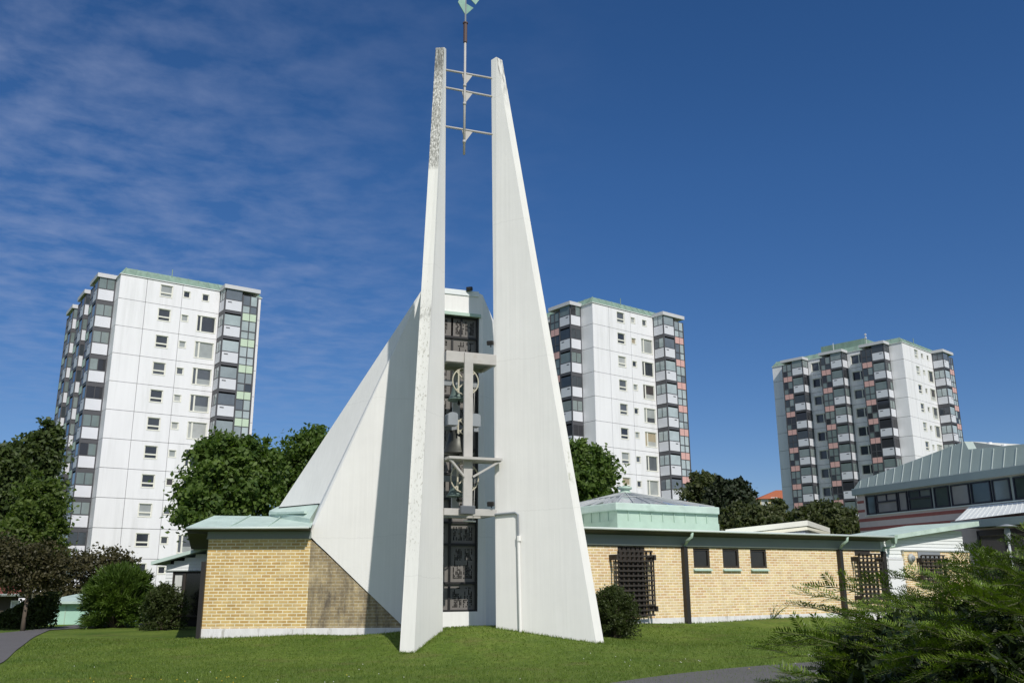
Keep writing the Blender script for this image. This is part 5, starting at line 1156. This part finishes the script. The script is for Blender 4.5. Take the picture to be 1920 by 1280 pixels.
tree('copper_beech', at(1385, 1000, 78).x, 78, 'almost black leaved tree between the middle and right towers', 'tree', px_blobs(78, [(1375, 940, 32, 36), (1388, 915, 15, 16), (1352, 912, 12, 18), (1405, 948, 16, 16), (1360, 965, 40, 40), (1350, 935, 20, 30)]), 15000, .18, LM_BLACK, .25, GT)
tree('hazel_shrub', at(1400, 1000, 60).x, 60, 'broad olive shrub behind the copper lantern', 'shrub', px_blobs(60, [(1390, 980, 40, 24), (1440, 975, 34, 26), (1385, 962, 20, 20), (1462, 962, 12, 26), (1415, 990, 60, 24)]), 14000, .13, LM_OLIVE, .08)
tree('hazel_shrub', at(1550, 1000, 57).x, 57, 'broad dark olive shrub in front of the right tower base', 'shrub', px_blobs(57, [(1545, 972, 44, 26), (1585, 980, 30, 26), (1510, 978, 26, 22), (1545, 955, 22, 14), (1550, 995, 64, 24)]), 14000, .13, LM_OLIVE, .08)
def spiky(name, x, y, label, hgt, rad, n, lm, z0=None, lean=.6, ln=.22, low=.05, squash=1.0, nst=260, wide=.13, arch=.25):
    """shrub of arching shoots, each carrying its own leaves"""
    z0 = gz(x, y) if z0 is None else z0; t_ = thing(name, (x, y, z0), label, 'shrub')
    per = n//nst; V = []; st_ = MB()
    for k in range(nst):
        a = RNG.random()*2*PI; tilt = RNG.random()**.6
        lump = 1+.18*math.sin(a*3+1.3)+.12*math.sin(a*5+4)
        reach = rad*tilt*lump; top = hgt*(.30+.74*math.sqrt(max(0, 1-(tilt*.97)**2)))*(.84+.30*RNG.random())
        p0 = np.array([x+math.cos(a)*rad*.12*RNG.random(), y+math.sin(a)*rad*.12*RNG.random(), z0])
        p2 = np.array([x+math.cos(a)*reach, y+math.sin(a)*reach*squash, z0+top*.93+low])
        p1 = (p0+p2)/2+np.array([math.cos(a)*reach*-.05, 0, hgt*arch*(1-.3*tilt)])
        if tilt > .75 and RNG.random() < .55: p2[2] = z0+low+hgt*.45*RNG.random(); p1[2] = p2[2]+.15*hgt*RNG.random()
        t = .25+.75*RNG.random(per)**.75; T_ = t[:, None]
        c = (1-T_)**2*p0+2*T_*(1-T_)*p1+T_**2*p2; tan = 2*(1-T_)*(p1-p0)+2*T_*(p2-p1); tan /= np.linalg.norm(tan, axis=1, keepdims=True)
        c = c+RNG.normal(size=(per, 3))*hgt*.022
        d = tan*lean+RNG.normal(size=(per, 3))*.55+np.array([0, 0, .18]); d /= np.linalg.norm(d, axis=1, keepdims=True)
        L_ = ln*(.5+RNG.random(per))[:, None]; s_ = np.cross(d, RNG.normal(size=(per, 3))); s_ /= np.linalg.norm(s_, axis=1, keepdims=True); w_ = L_*wide
        V.append(np.stack([c, c+d*L_*.5-s_*w_, c+d*L_, c+d*L_*.5+s_*w_], 1).reshape(-1, 3))
        if k % 6 == 0: st_.tube([tuple(p0-np.array([0, 0, .05])), tuple((p0+2*p1+p2)/4), tuple(p2)], [.022, .014, .005], 5)
    v = np.concatenate(V); put('foliage', np_mesh('foliage', v, np.arange(len(v)).reshape(-1, 4), lm), t_)
    st_.build('stem', M['bark'], t_); return t_
b0v = atz(200, 1176, 0.03)
spiky('juniper_bush', b0v.x, b0v.y+.9, 'bright green feathery juniper bush at the lawn edge, left of the brick block', 2.05, 1.50, 46000, LM_BUSH, lean=1.3, ln=.20, nst=460, wide=.075, arch=.32)
b1v = at(330, 1150, 35.3)
spiky('privet_shrub', b1v.x, b1v.y-1.3, 'dull green shrub in front of the white boarded wing', 1.45, .85, 22000, LM_SHRUB, lean=.4, ln=.075, nst=300, wide=.28)
pv = at(1152, 1188, 25.0)
spiky('barberry_shrub', pv.x, 25.2, 'dark bush against the pale brick wing beside the right blade foot', 1.24, .70, 24000, LM_SHRUB, z0=gz(pv.x, 25.2)-.05, lean=.5, ln=.06, nst=340, wide=.26)
hg = [atz(8, 1176, 0), atz(92, 1170, 0)]
t = thing('hedge', ((hg[0].x+hg[1].x)/2, 35.5, 0), 'low clipped hedge behind the pale trunk at the path', 'hedge')
n = 12000; hx_ = RNG.uniform(at(6, 1150, 35.5).x, at(98, 1150, 35.5).x, n); hy_ = 35.5+RNG.uniform(-.5, .6, n); hz_ = np.abs(RNG.random(n))**.6*(.80+.28*np.sin(hx_*1.7)+.25*(hx_-hx_.min())/(np.ptp(hx_)))
v, f = leaf_quads(np.stack([hx_, hy_, hz_], 1), rand_dirs(n, .4), .055*(.6+.8*RNG.random(n))); put('foliage', np_mesh('foliage', v, f, LM_SHRUB), t)
# weed at the plinth
wx, wz = rw(1449, 1157, -.15); wv_ = RW.w(wx, -.15, 0); wv_.z = gz(wv_.x, wv_.y)
t = thing('weed', wv_, 'small leafy weed growing against the white plinth under the windows', 'plant'); m_ = MB()
for k in range(7):
    a_ = Vector((random.uniform(-.05, .05), 0, 0)); tip = Vector((.25+.35*random.random()-.25*(k % 2), random.uniform(-.1, .05), .25+.3*random.random()))
    m_.tube([wv_+a_, wv_+a_+tip*.5+Vector((0, 0, .05)), wv_+a_+tip], [.01, .007, .003], 5)
    for j in range(5):
        p_ = wv_+a_+tip*(.35+.14*j); s_ = Vector((random.uniform(-1, 1), random.uniform(-1, 1), random.uniform(-.2, .8))).normalized()*.09; w_ = s_.cross(Vector((.3, .2, 1))).normalized()*.025
        m_.poly(p_, p_+s_*.5+w_, p_+s_, p_+s_*.5-w_)
m_.build('leaves', LM_MID, t)

# ------------------------------------------------------------------ yew in the right foreground
def needle_twig(p0, d, L_, up, n, nl, nw):
    """a flat comb of needles along a gently curved twig; arrays out"""
    d = d/np.linalg.norm(d); up = up-d*np.dot(up, d); up /= np.linalg.norm(up)+1e-9; side = np.cross(d, up)
    tt = (np.arange(n)+.5)/n; sag = -.12*L_*tt**2
    c = p0+d*(tt*L_)[:, None]+np.array([0, 0, 1.0])*sag[:, None]
    sg = np.where(np.arange(n) % 2 == 0, 1.0, -1.0)
    fwd = .55+.5*tt**2
    nd = side[None]*sg[:, None]+d[None]*fwd[:, None]+up[None]*(.35+RNG.normal(size=n)*.18)[:, None]+RNG.normal(size=(n, 3))*.08
    nd /= np.linalg.norm(nd, axis=1, keepdims=True)
    l = nl*(.75+.4*RNG.random(n))*(1-.45*tt**3); w = np.cross(nd, up[None]); w /= np.linalg.norm(w, axis=1, keepdims=True)+1e-9
    m = c+nd*(l*.45)[:, None]
    v = np.stack([c, m-w*nw, c+nd*l[:, None], m+w*nw], 1).reshape(-1, 3)
    return v, c
def yew():
    cx, cy, cz = 2.98, 4.15, .46; rx, ry, rz = 1.56, 1.32, 1.08
    t_ = thing('yew_bush', (cx, cy, gz(cx, cy)), 'large dark green yew filling the right foreground with needle sprays', 'bush')
    V = []; stems = MB()
    def spray(p, d, L_, rich):
        up = np.array([0, 0, 1.0])+RNG.normal(size=3)*.25
        v, c = needle_twig(p, d, L_, up, int(L_/.0052), .036, .0030); V.append(v)
        stems.tube([tuple(c[0]), tuple(c[len(c)//2]), tuple(c[-1])], [.003, .002, .001], 4, cap=False)
        side = np.cross(d, up); side /= np.linalg.norm(side)
        for k in range(rich):
            f = .10+.72*(k+RNG.random()*.6)/rich; s = 1 if k % 2 else -1
            dd = d*.75+side*s*(.65+.2*RNG.random())+np.array([0, 0, .10]); q_ = c[int(f*len(c))]
            l2 = L_*(1-f)*(.55+.25*RNG.random())+.03
            v2, c2 = needle_twig(q_, dd, l2, up, max(6, int(l2/.0054)), .033, .0029); V.append(v2)
            stems.tube([tuple(c2[0]), tuple(c2[-1])], [.0015, .0008], 3, cap=False)
    def shell(nrm, k):
        """boxy rounded bush outline"""
        q_ = np.abs(nrm)**5.0; m_ = (q_.sum())**(1/5.0); return np.array([cx, cy, cz])+nrm/m_*np.array([rx, ry, rz])*k
    n = 0
    while n < 2600:
        nrm = RNG.normal(size=3); nrm /= np.linalg.norm(nrm)
        a = math.atan2(nrm[1], nrm[0])
        if nrm[1] > .55 and nrm[2] < .3: continue
        lump = 1+.05*math.sin(a*5+nrm[2]*3)+.05*math.sin(a*9-nrm[2]*7)+.03*math.sin(a*17+nrm[2]*13)
        p = shell(nrm, lump*RNG.uniform(.78, .96))
        if p[2] < .85 or p[0] > 4.2 or (p[2] < 1.22 and RNG.random() < .6): continue
        p[2] += .17*max(0, min(1, (p[0]-2.15)/.5))
        d = nrm*np.array([1, 1, .15])+np.array([-.22, -.12, .16])+RNG.normal(size=3)*np.array([.34, .34, .22]); d /= np.linalg.norm(d)
        spray(p, d, RNG.uniform(.10, .23), RNG.integers(3, 6)); n += 1
    # long leading shoots that break the outline on the left
    for px_, py_, Y_, L_ in ((1482, 1112, 3.55, .26), (1466, 1133, 3.6, .28), (1512, 1097, 3.7, .24), (1545, 1145, 3.5, .2), (1760, 1055, 3.6, .22), (1700, 1074, 3.7, .2), (1640, 1080, 3.8, .2), (1452, 1183, 3.3, .24), (1446, 1258, 3.1, .2), (1590, 1086, 3.8, .2)):
        tip = np.array(at(px_, py_, Y_)); d = np.array([-.95, -.12+.1*RNG.random(), .20+.12*RNG.random()]); d /= np.linalg.norm(d)
        spray(tip-d*L_+np.array([0, 0, .12*L_]), d, L_, 4)
    v = np.concatenate(V); put('foliage', np_mesh('foliage', v, np.arange(len(v)).reshape(-1, 4), LM_YEW), t_)
    # inner mass of needles, its shade put into the dark leaf colour
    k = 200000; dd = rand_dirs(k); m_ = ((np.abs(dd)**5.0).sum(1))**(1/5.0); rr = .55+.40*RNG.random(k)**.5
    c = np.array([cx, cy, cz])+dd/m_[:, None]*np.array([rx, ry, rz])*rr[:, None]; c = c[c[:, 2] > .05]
    v, f = leaf_quads(c, rand_dirs(len(c)), .042*(.6+.8*RNG.random(len(c))), .28); put('inner_foliage', np_mesh('inner_foliage', v, f, LM_YEW_SHADE), t_)
    for k in range(14):
        q_ = k*2*PI/14; stems.tube([(cx, cy, -.05), (cx+math.cos(q_)*rx*.4, cy+math.sin(q_)*ry*.4, .55), (cx+math.cos(q_)*rx*.75, cy+math.sin(q_)*ry*.75, 1.0)], [.05, .03, .012], 6)
    stems.build('stem', M['shoot'], t_)
yew()

# ------------------------------------------------------------------ grass blades and small flowers on the lawn
GRASS_M = leaf_mat('grass_blade', (.066, .124, .014), (.168, .225, .038), .3)
_N, _L, _p = nodes(GRASS_M); _g = _N.new('ShaderNodeNewGeometry'); _mp = _N.new('ShaderNodeMapping'); _mp.inputs['Scale'].default_value = (.7, 1.5, 1); _L.new(_g.outputs['Position'], _mp.inputs[0])
_n = _N.new('ShaderNodeTexNoise'); _n.inputs['Scale'].default_value = .9; _n.inputs['Detail'].default_value = 9; _n.inputs['Roughness'].default_value = .65; _L.new(_mp.outputs[0], _n.inputs['Vector'])
_r = _N.new('ShaderNodeMapRange'); _r.inputs['From Min'].default_value = .54; _r.inputs['From Max'].default_value = .74; _r.inputs['To Max'].default_value = .7; _L.new(_n.outputs['Fac'], _r.inputs['Value'])
_m = _N.new('ShaderNodeMix'); _m.data_type = 'RGBA'; _m.inputs[7].default_value = (.17, .145, .06, 1); _L.new(_r.outputs[0], _m.inputs[0]); _L.new(_p.inputs['Base Color'].links[0].from_socket, _m.inputs[6]); _L.new(_m.outputs[2], _p.inputs['Base Color'])
def grass():
    n = 200000
    u = RNG.random(n); Y = 12.2+(29-12.2)*u**1.25; X = (RNG.random(n)-.5)*2*Y*.60
    keep = np.ones(n, bool)
    # keep off the path, the church and behind it
    pe = np.array([(-9.2, 8), (-9.4, 12), g0(0, 1250), g0(28, 1222), g0(62, 1195), g0(100, 1178), g0(140, 1170)]); o_ = np.argsort(pe[:, 1])
    keep &= X > np.interp(Y, pe[o_, 1], pe[o_, 0])+.06
    keep &= ~((X > -8.6) & (X < -1.6) & (Y > P_WALL-.02))
    wy = 26.5+(X+.27)*math.tan(RW.h); keep &= ~((X >= -1.6) & (Y > np.minimum(wy-.02, 60)))
    pl_ = 12.6+(X-3.5)*.52; keep &= ~((X > .5) & (Y > pl_-.7) & (Y < pl_+1.6+.06*X) & (Y < 18.6) & (X < 14))
    X, Y = X[keep], Y[keep]; n = len(X); Z = gz_np(X, Y)
    h = .020+.026*RNG.random(n); a = RNG.random(n)*2*PI; w = .0035+.004*RNG.random(n); w *= (Y/14)
    lx, ly = RNG.normal(size=n)*.022, RNG.normal(size=n)*.022
    # longer tufts the mower misses along the wall and blade feet
    tx, ty = [], []
    for (p_, q_, k_) in ((LW.w(0, 0, 0), LW.w(xB, 0, 0), 900), (fo_b, fi_b, 160), (fi_b, bi_b, 420), (q_bl_b, q_fi_b, 620), (q_fi_b, q_fo_b, 160), (FW.w(xl, 0, 0), FW.w(xr, 0, 0), 260), (RW.w(xr0+5, 0, 0), RW.w(xr1, 0, 0), 1500), (fo_b, B, 420)):
        d_ = Vector((q_.x-p_.x, q_.y-p_.y)); nn = Vector((d_.y, -d_.x)).normalized(); u_ = RNG.random(k_); o_ = np.abs(RNG.normal(size=k_))*.05+.025
        if p_ == fo_b and q_ == B: nn = -nn; o_ = RNG.normal(size=k_)*.25
        tx.append(p_.x+d_.x*u_+nn.x*o_); ty.append(p_.y+d_.y*u_+nn.y*o_)
    tx, ty = np.concatenate(tx), np.concatenate(ty); m_ = len(tx)
    X = np.r_[X, tx]; Y = np.r_[Y, ty]; Z = np.r_[Z, gz_np(tx, ty)]; h = np.r_[h, .03+.055*RNG.random(m_)**2]; a = np.r_[a, RNG.random(m_)*2*PI]; w = np.r_[w, np.full(m_, .007)]
    lx, ly = np.r_[lx, RNG.normal(size=m_)*.03], np.r_[ly, RNG.normal(size=m_)*.03]; n = len(X)
    b = np.stack([X, Y, Z-.004], 1); s = np.stack([np.cos(a)*w, np.sin(a)*w, np.zeros(n)], 1); tp = np.stack([X+lx, Y+ly, Z+h], 1)
    v = np.stack([b-s, b+s, tp], 1).reshape(-1, 3)
    return np_mesh('grass', v, np.arange(3*n).reshape(n, 3), GRASS_M)
tag(put('grass', grass()), kind='stuff')
def flowers(name, n, col, r, seed):
    g = np.random.default_rng(seed); Y = 13+11*g.random(n)**1.2; X = (g.random(n)-.5)*2*Y*.55
    cl = g.random(n) < .7; k = max(1, n//14); cxs = (g.random(k)-.5)*22; cys = 14+9*g.random(k); ii = g.integers(0, k, n)
    X = np.where(cl, cxs[ii]+g.normal(size=n)*.8, X); Y = np.where(cl, cys[ii]+g.normal(size=n)*.6, Y)
    ok = (Y < 20.6) & (X > -9) & ~((X > .5) & (Y < 17.5) & (Y > 11+(X-3.5)*.5)); X, Y = X[ok], Y[ok]; Z = gz_np(X, Y)+.04
    V = []; Fc = []
    for i in range(len(X)):
        b_ = len(V)
        for q_ in range(6): V.append((X[i]+r*math.cos(q_*PI/3), Y[i]+r*math.sin(q_*PI/3), Z[i]))
        V.append((X[i], Y[i], Z[i]+r*.8)); V.append((X[i], Y[i], Z[i]-r*.6))
        for q_ in range(6): Fc.append((b_+q_, b_+(q_+1) % 6, b_+6)); Fc.append((b_+(q_+1) % 6, b_+q_, b_+7))
    return tag(put(name, np_mesh(name, np.array(V), np.array(Fc), mat(name+'_petal', col, .7, .1))), kind='stuff')
flowers('clover_flowers', 150, (.72, .70, .66), .011, 3)
flowers('buttercup_flowers', 60, (.70, .50, .03), .012, 5)
